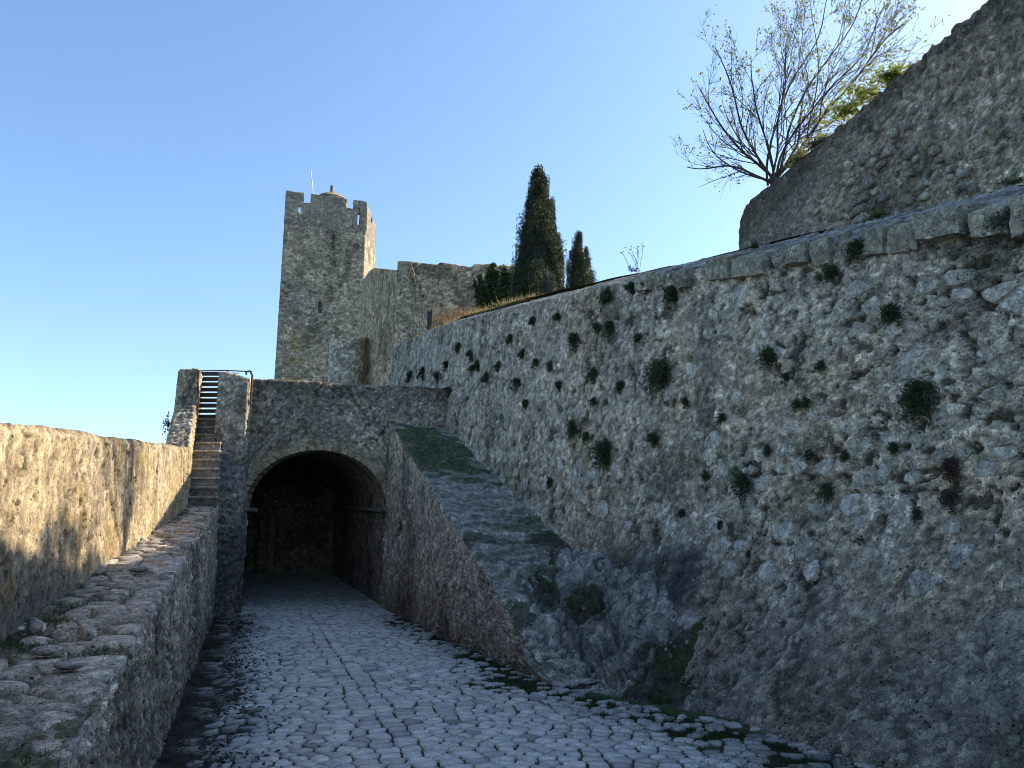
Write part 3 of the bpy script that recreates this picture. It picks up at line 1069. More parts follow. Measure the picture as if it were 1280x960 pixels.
# ------------------------------------------------------------------ steps and their cheek wall
stairs = empty('stone_stairs', (-6.0, 14.6, 2.0), 'narrow flight of worn stone steps climbing beside the pier', 'stairs')
NS = 10
for k in range(NS):
    y0 = 14.55 + k * 0.225; y1 = y0 + .30 if k < NS - 1 else 17.3
    z1 = 2.08 + (k + 1) * 0.197; z0 = z1 - .215
    f = k / (NS - 1)
    def xs(yy):
        g = np.clip((yy - 14.55) / 2.2, 0, 1.3)
        return -6.16 - .80 * g, -5.53 - .84 * g
    a, b = xs(y0); c_, d_ = xs(y1)
    pts = [(a, y0, z0), (b, y0, z0), (d_, y1, z0), (c_, y1, z0), (a, y0, z1), (b, y0, z1), (d_, y1, z1), (c_, y1, z1)]
    o = np.mean(np.array(pts), 0)
    me = hull8('step', [np.array(p) - o for p in pts], .018, np.array([.27, .265, .25]) * random.uniform(.7, 1.15))
    st_o = link('step', me, M_ROCK, stairs, origin=o)
    npts = [(a + .01, y0 - .03, z1 - .045), (b - .005, y0 - .03, z1 - .045), (b - .01, y0 + .12, z1 - .045), (a + .01, y0 + .12, z1 - .045)]
    npts += [(p[0], p[1], z1 + .006) for p in npts]
    link('nosing', hull8('nosing', npts, .012, np.array([.42, .39, .33]) * random.uniform(.85, 1.15)), M_ROCK, st_o)
# solid filling under the steps, towards the road
sec = []
for k in np.linspace(0, 1, 14):
    y = 14.5 + 2.6 * k
    b = -5.55 - .82 * min(1.2, (y - 14.55) / 2.2)
    zt = min(4.0, 2.0 + max(0, (y - 14.55)) / .225 * .197)
    sec.append([(b, y, 1.4), (b, y, zt)])
wall_mesh('stair_side', sec, 0.05, 0.04, 93, M_ROCK, stairs, size=(.16, .11), amp=.03, pit=.4)

cheek = empty('cheek_wall', (-6.8, 15.6, 2), 'stepped rubble cheek wall with sloping shoulder left of the steps', 'wall')
sec = []
for (y, zt) in ((14.56, 3.22), (14.9, 3.5), (15.4, 3.92), (15.82, 4.28), (15.86, 5.02), (16.3, 5.08), (17.6, 5.1)):
    g = np.clip((y - 14.55) / 2.2, 0, 1.4)
    xr = -6.12 - .80 * g; xl = -6.62 - .72 * g
    sec.append([(xr, y, 1.9), (xr, y, (1.9 + zt) / 2), (xr, y, zt - .04), (xr - .04, y + .0, zt), (xl + .04, y, zt - .02), (xl, y, zt - .07), (xl - .1, y, -2.5)])
def cheek_mod(P, U, V, d, c):
    c = mixc(c, c * np.array([1.15, .98, .8]), np.full(U.shape, .7))
    return d, c


wall_mesh('wall_face', sec, 0.022, [.03, .03, .03, .03, .03, .2], 95, M_ROCK, cheek, mod=cheek_mod, size=(0.13, 0.08), amp=0.04, pit=0.4, light=0.4)
# closing front face
sec = [[(-6.12 - .5 * k, 14.575, 1.9), (-6.12 - .5 * k, 14.575, 3.2)] for k in np.linspace(0, 1, 5)]
sec2 = [[(-6.7 - .5 * k, 15.83, 4.2), (-6.7 - .48 * k, 15.83, 5.0)] for k in np.linspace(0, 1, 5)]

# slatted timber gate
wg = empty('slatted_gate', (-6.75, 17.0, 4.05), 'dark wooden slatted gate at the head of the steps', 'gate')
for k in range(9):
    z = 4.12 + k * 0.122
    link('slat', box_mesh('slat', (-7.06, 16.985, z), (-6.42, 17.015, z + random.uniform(.082, .095)), .004, .003), M_WOOD, wg)
for x in (-7.08, -6.45):
    link('upright', box_mesh('upright', (x - .035, 17.016, 4.02), (x + .035, 17.08, 5.2), .006), M_WOOD, wg)
hb = empty('iron_rail', (-5.9, 16.3, 5), 'thin rusty iron rail with a bent hook above the pier', 'rail')


def tube(name, pts, rad, mat, parent, sides=6, col=None):
    V, F = tube_np(pts, rad, sides)
    me = mesh_np(name, V, F, None if col is None else np.tile(col, (len(V), 1)))
    return link(name, me, mat, parent)


def tube_np(pts, rad, sides=6):
    pts = np.asarray(pts, float); n = len(pts)
    rad = np.broadcast_to(np.asarray(rad, float), (n,))
    T = np.gradient(pts, axis=0); T /= np.maximum(np.linalg.norm(T, axis=1, keepdims=True), 1e-9)
    ref = np.array([0.31, 0.17, 0.93])
    A = np.cross(T, ref); A /= np.maximum(np.linalg.norm(A, axis=1, keepdims=True), 1e-9)
    B = np.cross(T, A)
    an = np.arange(sides) * 2 * math.pi / sides
    V = pts[:, None] + rad[:, None, None] * (A[:, None] * np.cos(an)[None, :, None] + B[:, None] * np.sin(an)[None, :, None])
    F = []
    i = np.arange(n - 1)[:, None] * sides; j = np.arange(sides)[None]
    a = i + j; b = i + (j + 1) % sides
    F = np.stack([a, b, b + sides, a + sides], -1).reshape(-1, 4)
    return V.reshape(-1, 3), F


tube('bar', [(-6.95, 16.5, 5.10), (-6.3, 16.4, 5.09), (-5.62, 16.24, 5.03)], .013, M_IRON, hb)
tube('post', [(-5.60, 16.22, 4.3), (-5.60, 16.22, 4.95), (-5.66, 16.22, 5.04), (-5.74, 16.22, 5.02), (-5.73, 16.22, 4.96)], .024, M_IRON, hb)

# ------------------------------------------------------------------ sloping buttress beside the road
RA = np.array([-2.72, 17.1, 4.02]); RB = np.array([0.47, 8.45, 0.0])
but = empty('ramp_buttress', (-1.0, 12.6, 0), 'long sloping buttress with mossy top running down from the gate', 'buttress')
sec = []
for k in np.linspace(-0.01, 1.0, 60):
    e = RA + (RB - RA) * k
    y = e[1]
    bulge = 0.10 * math.exp(-((y - 12.4) / .8) ** 2)
    zr = e[2] + 0.05 + (-0.18 * (1 - k))
    xr = wx(y, zr) + 0.25
    base = e + np.array([-.05 - bulge, -.03, 0]); base[2] = -0.35
    m = (e + base) / 2
    r = np.array([xr, y + .35, zr])
    sec.append([base, base * .6 + e * .4, base * .2 + e * .8, e + np.array([0, 0, -.03]), e + np.array([.05, 0.02, 0.02]), e * .5 + r * .5 + np.array([0, 0, 0.05 * math.sin(k * 20)]), r])
def but_mod(P, U, V, d, c):
    s = U / U.max()
    tp = (V > VB) * 1.0
    g = fbm(U * 3.2, V * 1.6, 5, 370)
    slab = np.array([0.33, 0.315, 0.28]) * (.2 + 1.5 * fbm(U * 13, V * 5, 4, 371))[..., None]
    mo = sst(.34, .48, g) * sst(.45, .12, s) + sst(.50, .60, g) * .75
    slab = mixc(slab, MOSS, np.clip(mo, 0, 1) * .85)
    slab = mixc(slab, SOIL * 1.3, sst(.56, .68, fbm(U * 1.3 + 5, V * 1.3, 4, 372)) * sst(.45, .6, s) * .8)
    c = mixc(c * np.array([.88, .86, .84]), slab, tp)
    d = np.where(tp > 0, d * .9 + .09 * (fbm(U * 8, V * 2.2, 4, 373) - .5) + .05 * (fbm(U * 2, V * 2, 3, 375) - .5), d)
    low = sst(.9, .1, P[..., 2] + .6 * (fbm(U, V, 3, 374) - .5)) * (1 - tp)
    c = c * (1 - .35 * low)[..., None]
    return d, c


_s = np.array(sec); VB = np.linalg.norm(np.diff(_s, axis=1), axis=2).mean(0)[:3].sum() + .01
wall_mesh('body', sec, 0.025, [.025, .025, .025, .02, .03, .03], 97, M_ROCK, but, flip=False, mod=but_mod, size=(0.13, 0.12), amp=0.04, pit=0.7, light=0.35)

# ------------------------------------------------------------------ rock outcrop at the foot
roc = empty('rock_outcrop', (1.0, 9.5, 0), 'dark weathered bedrock outcrop between the buttress foot and the tall wall', 'rock')
nu, nv = 330, 150
s = np.linspace(0, 1, nu)[None, :]; t = np.linspace(0, 1, nv)[:, None]
yy = 13.0 - s * 6.1                                       # along
fx = np.interp(yy, [6.9, 7.6, 8.45, 10.0, 13.0], [2.3, 1.5, 0.45, -0.05, -0.6]) + 0.10 * np.sin(yy * 4)
bx_ = wx(yy, 1.0) + 0.35
hz = np.interp(yy, [6.9, 7.4, 8.4, 9.4, 10.4, 11.5, 13.0], [0.12, .35, 0.85, 1.15, 1.3, 1.35, 1.75])
fz = np.interp(yy, [6.9, 8.0, 8.45, 10.0, 11.5, 13.0], [-.1, -.08, -0.06, 0.62, 1.25, 1.75])
X = fx + (bx_ - fx) * t
Y = yy + 0 * t
Z = fz + (hz - fz) * (t ** 0.8 * .6 + .4 * sst(.3, .8, t))
wxx = X * 1.0 + Y * .45 + .25 * (fbm(X * 2, Y * 2, 3, 381) - .5); wyy = Y * .8 - X * .35 + .25 * (fbm(X * 2, Y * 2, 3, 388) - .5)
f1, f2, rc = vor(wxx * 1.25, wyy * 1.25, 380)
g1, g2, rg = vor(wxx * 3.3, wyy * 3.3, 389)
tilt = (np.mod(rc * 7.31, 1) - .5) * (np.mod(wxx * 1.25, 1) - .5) + (np.mod(rc * 13.7, 1) - .5) * (np.mod(wyy * 1.25, 1) - .5)
ins = sst(0, .12, t)
crk = sst(.07, .01, f2 - f1) * sst(.45, .55, fbm(X * 1.5, Y * 1.5, 2, 379)); crk2 = sst(.09, .02, g2 - g1) * (rg > .45)
Z = Z + ins * ((rc - .5) * .07 + .14 * tilt - .05 * crk + .045 * (rg - .5) - .02 * crk2 + .16 * (fbm(X * 1.8, Y * 1.8, 4, 377) - .5))
Z = Z + 0.09 * (fbm(X * 6, Y * 6, 4, 382) - .5) - .16 * ins * np.exp(-(np.abs(fbm(X * 2.2 + Y, Y * 2.2, 4, 376) - .5) / .035) ** 2) + .10 * ins * (np.abs(fbm(X * 3, Y * 3 + X, 4, 378) - .5) * 4 - .4) + .02 * (_h(np.round(X * 45), np.round(Y * 45), 3) - .5)
c = np.array([0.28, 0.275, 0.25]) * (.15 + 1.5 * fbm(X * 11, Y * 11, 4, 383))[..., None] * (.7 + .5 * rc)[..., None]
blob = sum(np.exp(-((X - bx0) / sx0) ** 2 - ((Y - by0) / sy0) ** 2) for (bx0, by0, sx0, sy0) in ((.35, 11.3, .35, .8), (.85, 9.75, .32, .45), (.45, 10.4, .12, .5), (1.75, 8.3, .5, .4), (1.3, 8.0, .5, .25)))
soil = np.clip(crk * .8 + sst(.36, .52, blob * .75 + (fbm(X * 3.5 + 8, Y * 3.5, 5, 386) - .5)), 0, 1)
c = mixc(c, SOIL, soil * .9)
c = mixc(c, MOSS * .8, sst(.5, .6, fbm(X * 4 + 3, Y * 4, 4, 385)) * np.clip(soil + crk2 * .4, 0, 1) * .8)
c = c * (1 - .5 * crk2)[..., None]
me = mesh_np('bedrock', np.stack([X, Y, Z], -1).reshape(-1, 3), grid_faces(nv, nu), c.reshape(-1, 3))
link('bedrock', me, M_ROCK, roc)

# ------------------------------------------------------------------ ground and cobbled road
rad_ = np.concatenate([np.linspace(0, 60, 25), np.geomspace(70, 4500, 28)])
ang = np.linspace(0, 2 * math.pi, 73)
R_, A_ = np.meshgrid(rad_, ang)
X = R_ * np.cos(A_); Y = R_ * np.sin(A_) + 8
lf = np.clip((led_x(np.clip(Y, -40, 30)) - 0.8) - X, 0, None)
Z = -0.35 - np.where(lf > 0, np.minimum(1.5 + lf * .4, 70), 0) - np.clip((-Y - 12) * .06, 0, 40)
Z += 8 * (fbm(X * .01, Y * .01, 3, 390) - .5) * sst(60, 300, R_)
c = mixc(np.broadcast_to(np.array([.07, .065, .04]), X.shape + (3,)), [.05, .07, .03], sst(.4, .6, fbm(X * .1, Y * .1, 4, 391)))
tag(link('ground', mesh_np('ground', np.stack([X, Y, Z], -1).reshape(-1, 3), grid_faces(*X.shape), c.reshape(-1, 3)), M_SOIL), kind='structure')

# crag that carries the castle, behind the gate
xs_ = np.linspace(-70, 20, 91); ys_ = np.concatenate([np.linspace(24.6, 60, 60), np.linspace(62, 150, 30)])
X, Y = np.meshgrid(xs_, ys_)
ratio = X / Y
Z = EYE - 0.6 + 0.15 * Y + 2.0 * (fbm(X * .12, Y * .12, 4, 395) - .5)
Z = np.minimum(Z, 15)
Z -= sst(-.315, -.42, ratio) * (Y * .13 + 8)
tline = (X - OW[0]) * BW[0] + (Y - OW[1]) * BW[1]
Z -= sst(0.0, 3.0, tline) * 6
c = mixc(np.broadcast_to(np.array([.09, .08, .045]), X.shape + (3,)), [.05, .07, .03], sst(.4, .6, fbm(X * .3, Y * .3, 4, 396)))
tag(link('crag', mesh_np('crag', np.stack([X, Y, Z], -1).reshape(-1, 3), grid_faces(*X.shape), c.reshape(-1, 3)), M_SOIL), kind='structure')


def road_z(x, y):
    x = np.asarray(x, float); y = np.asarray(y, float)
    rise = np.clip(y - gy(np.clip(x, -9, 0)), 0, 20) * 0.052
    ditch = -0.05 * np.exp(-((x - led_x(y) - .25) / .3) ** 2)
    return 0.045 * (fbm(x * .7, y * .7, 3, 410) - .5) + rise + ditch + 0.03 * np.exp(-((x - (1.1 - .33 * y)) / 1.5) ** 2)


def road_r(y):
    return np.interp(y, [-6, 4, 6, 7.0, 8.45, 17.1, 24], [3.4, 2.9, 2.75, 1.9, 0.55, -2.7, -5.5])


def road_l(y):
    return np.where(y < 15.9, led_x(y) + .05, np.interp(y, [15.9, 16.0, 24.2], [-5.9, -5.6, -8.4]))


def road_v(y):
    return road_r(y) - np.interp(y, [4, 6.5, 8.5, 9.5], [.45, .40, .12, 0])


yg = np.concatenate([np.arange(-6, 3, .3), np.arange(3, 24.3, 0.08)])
tg = np.linspace(-0.05, 1.05, 100)
Y, T = np.meshgrid(yg, tg, indexing='ij')
X = road_l(Y) + (road_r(Y) - road_l(Y)) * T
Z = road_z(X, Y) - 0.012 + 0.02 * (fbm(X * 7, Y * 7, 3, 412) - .5)
c = np.array([0.085, 0.085, 0.06]) * (.3 + 1.2 * fbm(X * 6, Y * 6, 4, 413))[..., None]
edge_r = sst(1.1, 0.2, road_v(Y) - X + .5 * (fbm(X, Y, 3, 414) - .5)) * (Y < 16)
c = mixc(c, MOSS, edge_r * .8)
lit = sst(1.05, .35, X - road_l(Y) + .9 * (fbm(X * .9, Y * .9, 3, 415) - .5)) * (Y < 16)
c = mixc(c, SOIL, lit * .8)
road = link('road', mesh_np('road', np.stack([X, Y, Z], -1).reshape(-1, 3), grid_faces(*X.shape, flip=True), c.reshape(-1, 3)), M_SOIL)
tag(road, kind='structure')

rr = random.Random(3)
seeds = []
LA = np.array([-3.35, 13.8]); LB = np.array([-0.78, 5.9])          # line of squared stones down the middle
ldir = (LB - LA) / np.linalg.norm(LB - LA); lnrm = np.array([-ldir[1], ldir[0]])
LA2 = LA - ldir * 3.0; LL = np.linalg.norm(LB - LA) + 7.5
sy = 0.118
y = 2.2; row = 0
while y < 24.0:
    xl = float(road_l(y)); xr_ = float(road_r(y)) + .1
    x = xl + .06 + (row % 2) * .08
    while x < xr_:
        sx = rr.uniform(.125, .205)
        p = (x + sx / 2 + rr.uniform(-.03, .03), y + rr.uniform(-.042, .042))
        rel = np.array(p) - LA2
        al = rel @ ldir; ac = rel @ lnrm
        if not (0 < al < LL and abs(ac) < 0.215): seeds.append(p)
        x += sx
    y += sy; row += 1
al = 0.0
while al < LL:
    st_ = rr.uniform(.12, .17)
    for off in (-.075, .075):
        q = LA2 + ldir * (al + rr.uniform(-.03, .03)) + lnrm * (off + rr.uniform(-.018, .018))
        seeds.append((q[0], q[1]))
    al += st_
C = cells(seeds, 0.42)
items = []
sa = np.array(seeds)
litv = sst(.95, .35, sa[:, 0] - road_l(sa[:, 1]) + .95 * (fbm(sa[:, 0] * .9, sa[:, 1] * .9, 3, 415) - .5))
mossv = sst(1.0, .1, road_v(sa[:, 1]) - sa[:, 0] + .6 * (fbm(sa[:, 0], sa[:, 1], 3, 414) - .5))
for i, (s, poly) in enumerate(zip(seeds, C)):
    poly = tidy(poly, .02)
    if len(poly) < 4 or max(math.hypot(p[0] - s[0], p[1] - s[1]) for p in poly) > .26: continue
    if s[1] < 16 and (rr.random() < litv[i] * .4 or rr.random() < mossv[i] * .62): continue
    t = rr.random()
    c = np.array([.40, .395, .38]) * (1 - t) + np.array([.60, .59, .565]) * t
    if rr.random() < .06: c = c * .6
    c = c * (1 - .42 * float(sst(-.5, 2.2, np.array(s[1] - gy(s[0]) + rr.uniform(-.5, .5)))))  # cobbles darken into the passage: tunnel shade put into their colour
    c = c * (1 - .45 * litv[i] * (s[1] < 16)) * (1 - .3 * mossv[i] * (s[1] < 16))
    px, py, d = project(np.array([[s[0], s[1], 0]]))
    pr = 1 / d[0] if (py[0] < 965 and 0 < px[0] < 1280) else -1
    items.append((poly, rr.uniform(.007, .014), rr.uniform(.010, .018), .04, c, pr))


def road_map(A):
    return np.stack([A[:, 0], A[:, 1], road_z(A[:, 0], A[:, 1]) + A[:, 2] - .004], -1)


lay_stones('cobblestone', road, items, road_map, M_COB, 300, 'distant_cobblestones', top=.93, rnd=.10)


# ------------------------------------------------------------------ foliage makers
def leaves_np(C, size, asp, colA, colB, rs, up=0.0):
    """one folded diamond leaf at each centre C"""
    n = len(C)
    d = rs.normal(size=(n, 3)); d[:, 2] += up; d /= np.linalg.norm(d, axis=1, keepdims=True)
    a = rs.normal(size=(n, 3)); a -= (a * d).sum(1, keepdims=True) * d; a /= np.linalg.norm(a, axis=1, keepdims=True)
    L = (size * rs.uniform(.6, 1.3, n))[:, None]; W = L * asp
    nn = np.cross(d, a)
    V = np.stack([C - d * L * .5, C + a * W * .5 + nn * W * .12, C + d * L * .5, C - a * W * .5 + nn * W * .12], 1)
    F = np.arange(n * 4).reshape(n, 4)
    t = rs.uniform(0, 1, (n, 1))
    col = np.asarray(colA) * (1 - t) + np.asarray(colB) * t
    return V.reshape(-1, 3), F, np.repeat(col, 4, 0)


def tuft(name, p, r, n, label, cat, group=None, colA=(.02, .035, .012), colB=(.07, .10, .035), nrm=NW, leaf=.045, asp=.45, squash=(1, 1, 1), droop=0.0, rs=None, mat=None):
    rs = rs or np.random.default_rng(int(abs(p[0] * 131 + p[1] * 977 + p[2] * 53)))
    k = max(5, int(n / 38))
    nrm = np.asarray(nrm, float)
    d = rs.normal(size=(k, 3)) * np.asarray(squash) + nrm * .55
    d /= np.linalg.norm(d, axis=1, keepdims=True)
    ln = r * rs.uniform(.45, 1.3, k) ** 1.0
    i = rs.integers(0, k, n); f = rs.random(n) ** .75
    q = d[i] * (ln[i] * f)[:, None] * np.array([1.0, 1.0, 1.1]) + rs.normal(size=(n, 3)) * (r * .10 + .012)
    q[:, 2] -= (.25 + droop) * (f ** 2) * ln[i]
    dn = q @ nrm
    q = q + np.outer(np.maximum(0, -dn) * 1.2, nrm)
    n = len(q)
    V, F, c = leaves_np(q, np.full(n, leaf), asp, colA, colB, rs)
    o = link(name, mesh_np(name, V, F, c, False), mat or M_LEAF, None, origin=p)
    return tag(o, label, cat, group)


PLANTS = [  # px, py, radius px, kind
    (830, 463, 24, 'the largest dark leafy shrub rooted midway up the tall rubble wall', 'b'),
    (760, 561, 20, 'lopsided dark shrub low on the tall wall above the sloping buttress', 'd'),
    (1155, 491, 28, 'wide spiky green shrub with wispy stems high on the tall rubble wall', 'b'),
    (842, 367, 14, 'dark bush hanging just under the coping of the tall wall', 't'),
    (762, 368, 12, 'rounded dark bush under the top edge of the tall wall', 'b'),
    (1118, 387, 15, 'small spreading green plant below the coping stones', 'w'),
    (965, 442, 14, None, 's'), (932, 598, 15, None, 's'), (1072, 309, 14, 'green clump growing across a joint of the coping stones', 's'), (1042, 338, 13, None, 's'),
    (720, 422, 10, None, 't'), (765, 408, 10, None, 's'), (748, 407, 8, None, 's'), (777, 480, 9, None, 's'), (745, 463, 9, None, 't'),
    (717, 531, 10, None, 't'), (598, 456, 8, None, 's'), (548, 468, 7, None, 's'), (530, 462, 7, None, 't'), (514, 468, 7, None, 't'), (590, 443, 6, None, 's'),
    (650, 476, 8, None, 't'), (1030, 456, 8, None, 's'), (1038, 611, 11, None, 's'), (820, 545, 9, None, 's'), (812, 357, 9, None, 's'),
    (1080, 675, 7, None, 's'), (563, 488, 6, None, 't'), (880, 698, 6, None, 's'), (1222, 716, 8, None, 's'), (885, 592, 6, None, 's'), (792, 357, 8, None, 's'),
    (700, 395, 6, None, 's'), (668, 398, 6, None, 's'), (640, 420, 5, None, 's'), (610, 470, 6, None, 't'), (735, 545, 6, None, 's'), (1000, 505, 6, None, 's'),
    (1190, 578, 11, 'withered brown tuft in a hollow of the tall rubble wall', 'x'), (1192, 618, 10, 'dry brown tuft below the withered one on the tall wall', 'x'),
    (1255, 275, 20, 'grey wispy plant hanging over the coping of the tall wall', 'g'), (1010, 500, 6, None, 's'), (905, 655, 5, None, 's'), (1150, 640, 6, None, 's'),
    (985, 470, 5, None, 's'), (690, 600, 5, None, 's'), (855, 640, 6, None, 's'), (940, 690, 5, None, 's'), (1120, 560, 6, None, 's'),
    (655, 440, 5, None, 't'), (672, 452, 5, None, 's'), (690, 456, 6, None, 't'), (745, 500, 5, None, 's'), (800, 420, 5, None, 's'), (660, 502, 5, None, 't'), (700, 482, 6, None, 's'), (860, 502, 5, None, 's'),
    (905, 520, 5, None, 's'), (575, 432, 5, None, 's'), (560, 455, 5, None, 't'), (625, 456, 5, None, 's'), (1060, 570, 5, None, 's'), (962, 560, 5, None, 's'), (1015, 567, 5, None, 's')]
for (px, py, r, lab, kd) in PLANTS:
    p = on_wall(px, py)
    d = p[1] * CP + (p[2] - EYE) * SP
    R = r * d / 960
    n = int(min(2600, max(260, r * r * 5)))
    lf_ = max(.028, 3.6 * d / 960)
    ca, cb = ((.018, .032, .012), (.06, .085, .03))
    if kd == 'x': ca, cb = ((.03, .022, .015), (.09, .065, .04))
    if kd == 'g': ca, cb = ((.05, .06, .045), (.13, .15, .12))
    sq = {'t': (.65, .65, 1.25), 'b': (1, 1, 1.15), 'd': (1.1, .8, 1.1), 'w': (1.2, 1.2, .75), 'g': (1.2, 1.2, .8)}.get(kd, (1, 1, 1))
    if lab is None:
        form = 'narrow upright' if kd == 't' else 'small rounded' if r > 7 else 'tiny'
        gap_ = float(wtop(p[1])) - p[2]
        if px < 620: where = 'near the far end of the tall wall by the castle'
        elif gap_ < .75: where = 'just beneath the coping of the tall wall'
        elif py > 620: where = 'on the lower dark part of the tall wall'
        elif px < 840: where = 'on the tall wall above the sloping buttress'
        else: where = 'on the broad pale face of the tall wall'
        lab = form + ' dark green tuft ' + where; grp = form + ' tufts ' + where
    else: grp = None
    asp = .18 if (kd in 'gx' or px == 1155) else .5
    tuft('wall_plant', p + NW * .03, R, n, lab, 'plant', grp, ca, cb, leaf=lf_ * (2.0 if asp < .3 else 1), asp=asp, squash=sq, droop=.5)
# plants on top of the coping
for (px, py, r, lab, ca, cb, asp) in ((1095, 270, 15, 'bright green clump standing on the coping of the tall wall', (.03, .06, .015), (.09, .14, .04), .5),
                                      (1203, 238, 16, 'silvery grey cushion plant on the coping of the tall wall', (.07, .08, .065), (.16, .18, .15), .2),
                                      (1266, 228, 13, 'low green cushion on the coping beside the upper wall', (.03, .05, .015), (.08, .12, .04), .5),
                                      (792, 338, 8, 'dark tuft with tall dry stalks on top of the tall wall', (.02, .03, .015), (.06, .08, .04), .3),
                                      (945, 308, 10, 'flat dark mossy clump on the sloping wall top', (.02, .03, .015), (.06, .08, .03), .4),
                                      (618, 382, 7, 'fresh green weed on the wall top by the dry grass', (.04, .07, .01), (.14, .2, .05), .4)):
    p = on_wall(px, py, 0.25)
    d = p[1]
    tuft('coping_plant', p, r * d / 960, int(r * r * 2), lab, 'plant', None, ca, cb, nrm=np.array([0, 0, 1.0]), leaf=max(.02, 3.5 * d / 960), asp=asp, squash=(1.3, 1.3, .8))
    if px == 792:
        st = empty('dry_stalks', p, 'thin dry seed stalks rising against the sky from the wall top', 'plant')
        for k in range(6):
            q = p + np.array([random.uniform(-.1, .1), random.uniform(-.1, .1), .05])
            e = q + np.array([random.uniform(-.16, .16), 0, random.uniform(.2, .42)])
            sk = tube('stalk', [q, (q + e) / 2 + [.01, 0, 0], e], .004, M_BARK, st, 4)
            rs = np.random.default_rng(k)
            V, F, c = leaves_np(e + rs.normal(size=(7, 3)) * .03, np.full(7, .03), .5, (.08, .06, .03), (.15, .12, .07), rs)
            link('seed_head', mesh_np('seed_head', V, F, c, False), M_DRY, sk)
# plant by the cheek wall, on steps and buttress
tuft('wall_plant', at(211, 527, 15.3) + np.array([0, 0, 0]), .17, 170, 'dark leafy weed on the outer side of the cheek wall', 'plant', None, nrm=np.array([-1, 0, 0.0]), leaf=.05)
tuft('step_weed', at(240, 566, 15.4), .10, 120, 'yellow green weed growing at the edge of the steps', 'plant', None, (.06, .09, .01), (.2, .24, .05), nrm=np.array([0, -.3, 1.0]), leaf=.04)
tuft('step_weed', at(246, 548, 15.9), .08, 90, 'small yellow green weed beside the upper steps', 'plant', None, (.06, .08, .01), (.2, .22, .05), nrm=np.array([0, -.3, 1.0]), leaf=.04)
for (px, py, yy, r) in ((510, 660, 15.0, .12), (488, 640, 16.9, .12), (487, 540, 16.95, .12)):
    tuft('buttress_plant', at(px, py, yy) + np.array([-.12, 0, 0]), r, 150, 'dark drooping tuft on the shaded side of the sloping buttress', 'plant', 'tufts on the buttress side', nrm=np.array([-.93, -.35, 0]), leaf=.05, squash=(.7, .7, 1.3))


def grass(name, pts, h, n_each, spread, colA, colB, seed, label=None, lean=.35, width=.006):
    rs = np.random.default_rng(seed)
    B = np.repeat(np.asarray(pts), n_each, 0)
    n = len(B)
    off = rs.normal(size=(n, 3)) * spread; off[:, 2] = 0
    B = B + off
    hh = h * rs.uniform(.4, 1.2, n)
    tip = B + np.stack([rs.normal(size=n) * lean * hh, rs.normal(size=n) * lean * hh, hh], -1)
    a = rs.uniform(0, math.pi, n); wv = np.stack([np.cos(a), np.sin(a), np.zeros(n)], -1) * width
    V = np.stack([B - wv, B + wv, tip], 1).reshape(-1, 3)
    t = rs.uniform(0, 1, (n, 1)); c = np.repeat(np.asarray(colA) * (1 - t) + np.asarray(colB) * t, 3, 0)
    o = link(name, mesh_np(name, V, np.arange(n * 3).reshape(n, 3), c, False), M_DRY)
    return tag(o, label, 'grass', kind='stuff')


# sunlit dry grass along the wall top
gp = []
for k in range(700):
    yy = random.uniform(15.4, 23.0); t = random.uniform(.7, 3.0)
    p = np.array([wx(yy, wtop(yy)), yy, 0]) + BW * t
    p[2] = hill_h(p[0:1], p[1:2], np.array([t - .0]))[0] - .05
    gp.append(p)
grass('dry_grass', gp, .16, 14, .1, (.17, .12, .04), (.42, .33, .13), 1, 'sunlit straw coloured grass along the top of the tall wall', width=.008)
# moss and weeds at the foot of the wall and in the road edge
gp = []
for k in range(1300):
    yy = 5.0 + 10.5 * random.random() ** 1.6
    xx = float(road_v(yy)) + .1 - abs(random.gauss(0, .42)) * (1.3 if yy < 9 else .7)
    gp.append((xx, yy, float(road_z(xx, yy)) - .01))
grass('verge_grass', gp, .035, 30, .06, (.018, .03, .008), (.06, .085, .025), 2, 'low dark green moss and grass along the road edge', lean=.8, width=.004)
gp = []
for k in range(240):
    yy = random.uniform(1.5, 8.5); f = random.uniform(.05, .95) * .8
    if fbm(np.array([yy * 1.1]), np.array([f * 1.6]), 3, 347)[0] < .55: continue
    gp.append((led_x(yy) - f, yy, led_z(yy) - .01))
grass('ledge_grass', gp, .05, 40, .06, (.03, .045, .012), (.09, .11, .04), 3, 'short mossy grass between the ledge slabs', lean=.7, width=.003)
# dark leaf litter drifted along the left edge of the road
rs = np.random.default_rng(12)
n = 9000
yy = rs.uniform(3.5, 15.8, n); xx = road_l(yy) + np.abs(rs.normal(size=n)) * .33 + .03
keep = fbm(xx * 1.6, yy * 1.6, 3, 420) > .40
xx = xx[keep]; yy = yy[keep]
V, F, c = leaves_np(np.stack([xx, yy, road_z(xx, yy) + rs.uniform(.0, .025, len(xx))], -1), np.full(len(xx), .05), .55, (.02, .016, .012), (.09, .065, .045), rs)
V[:, 2] = np.maximum(V[:, 2], 0) * .5 + np.repeat(road_z(xx, yy), 4) * .5 + .012
tag(link('leaf_litter', mesh_np('leaf_litter', V, F, c, False), M_DRY), 'dark rotting leaf litter along the ledge wall', 'leaves', kind='stuff')

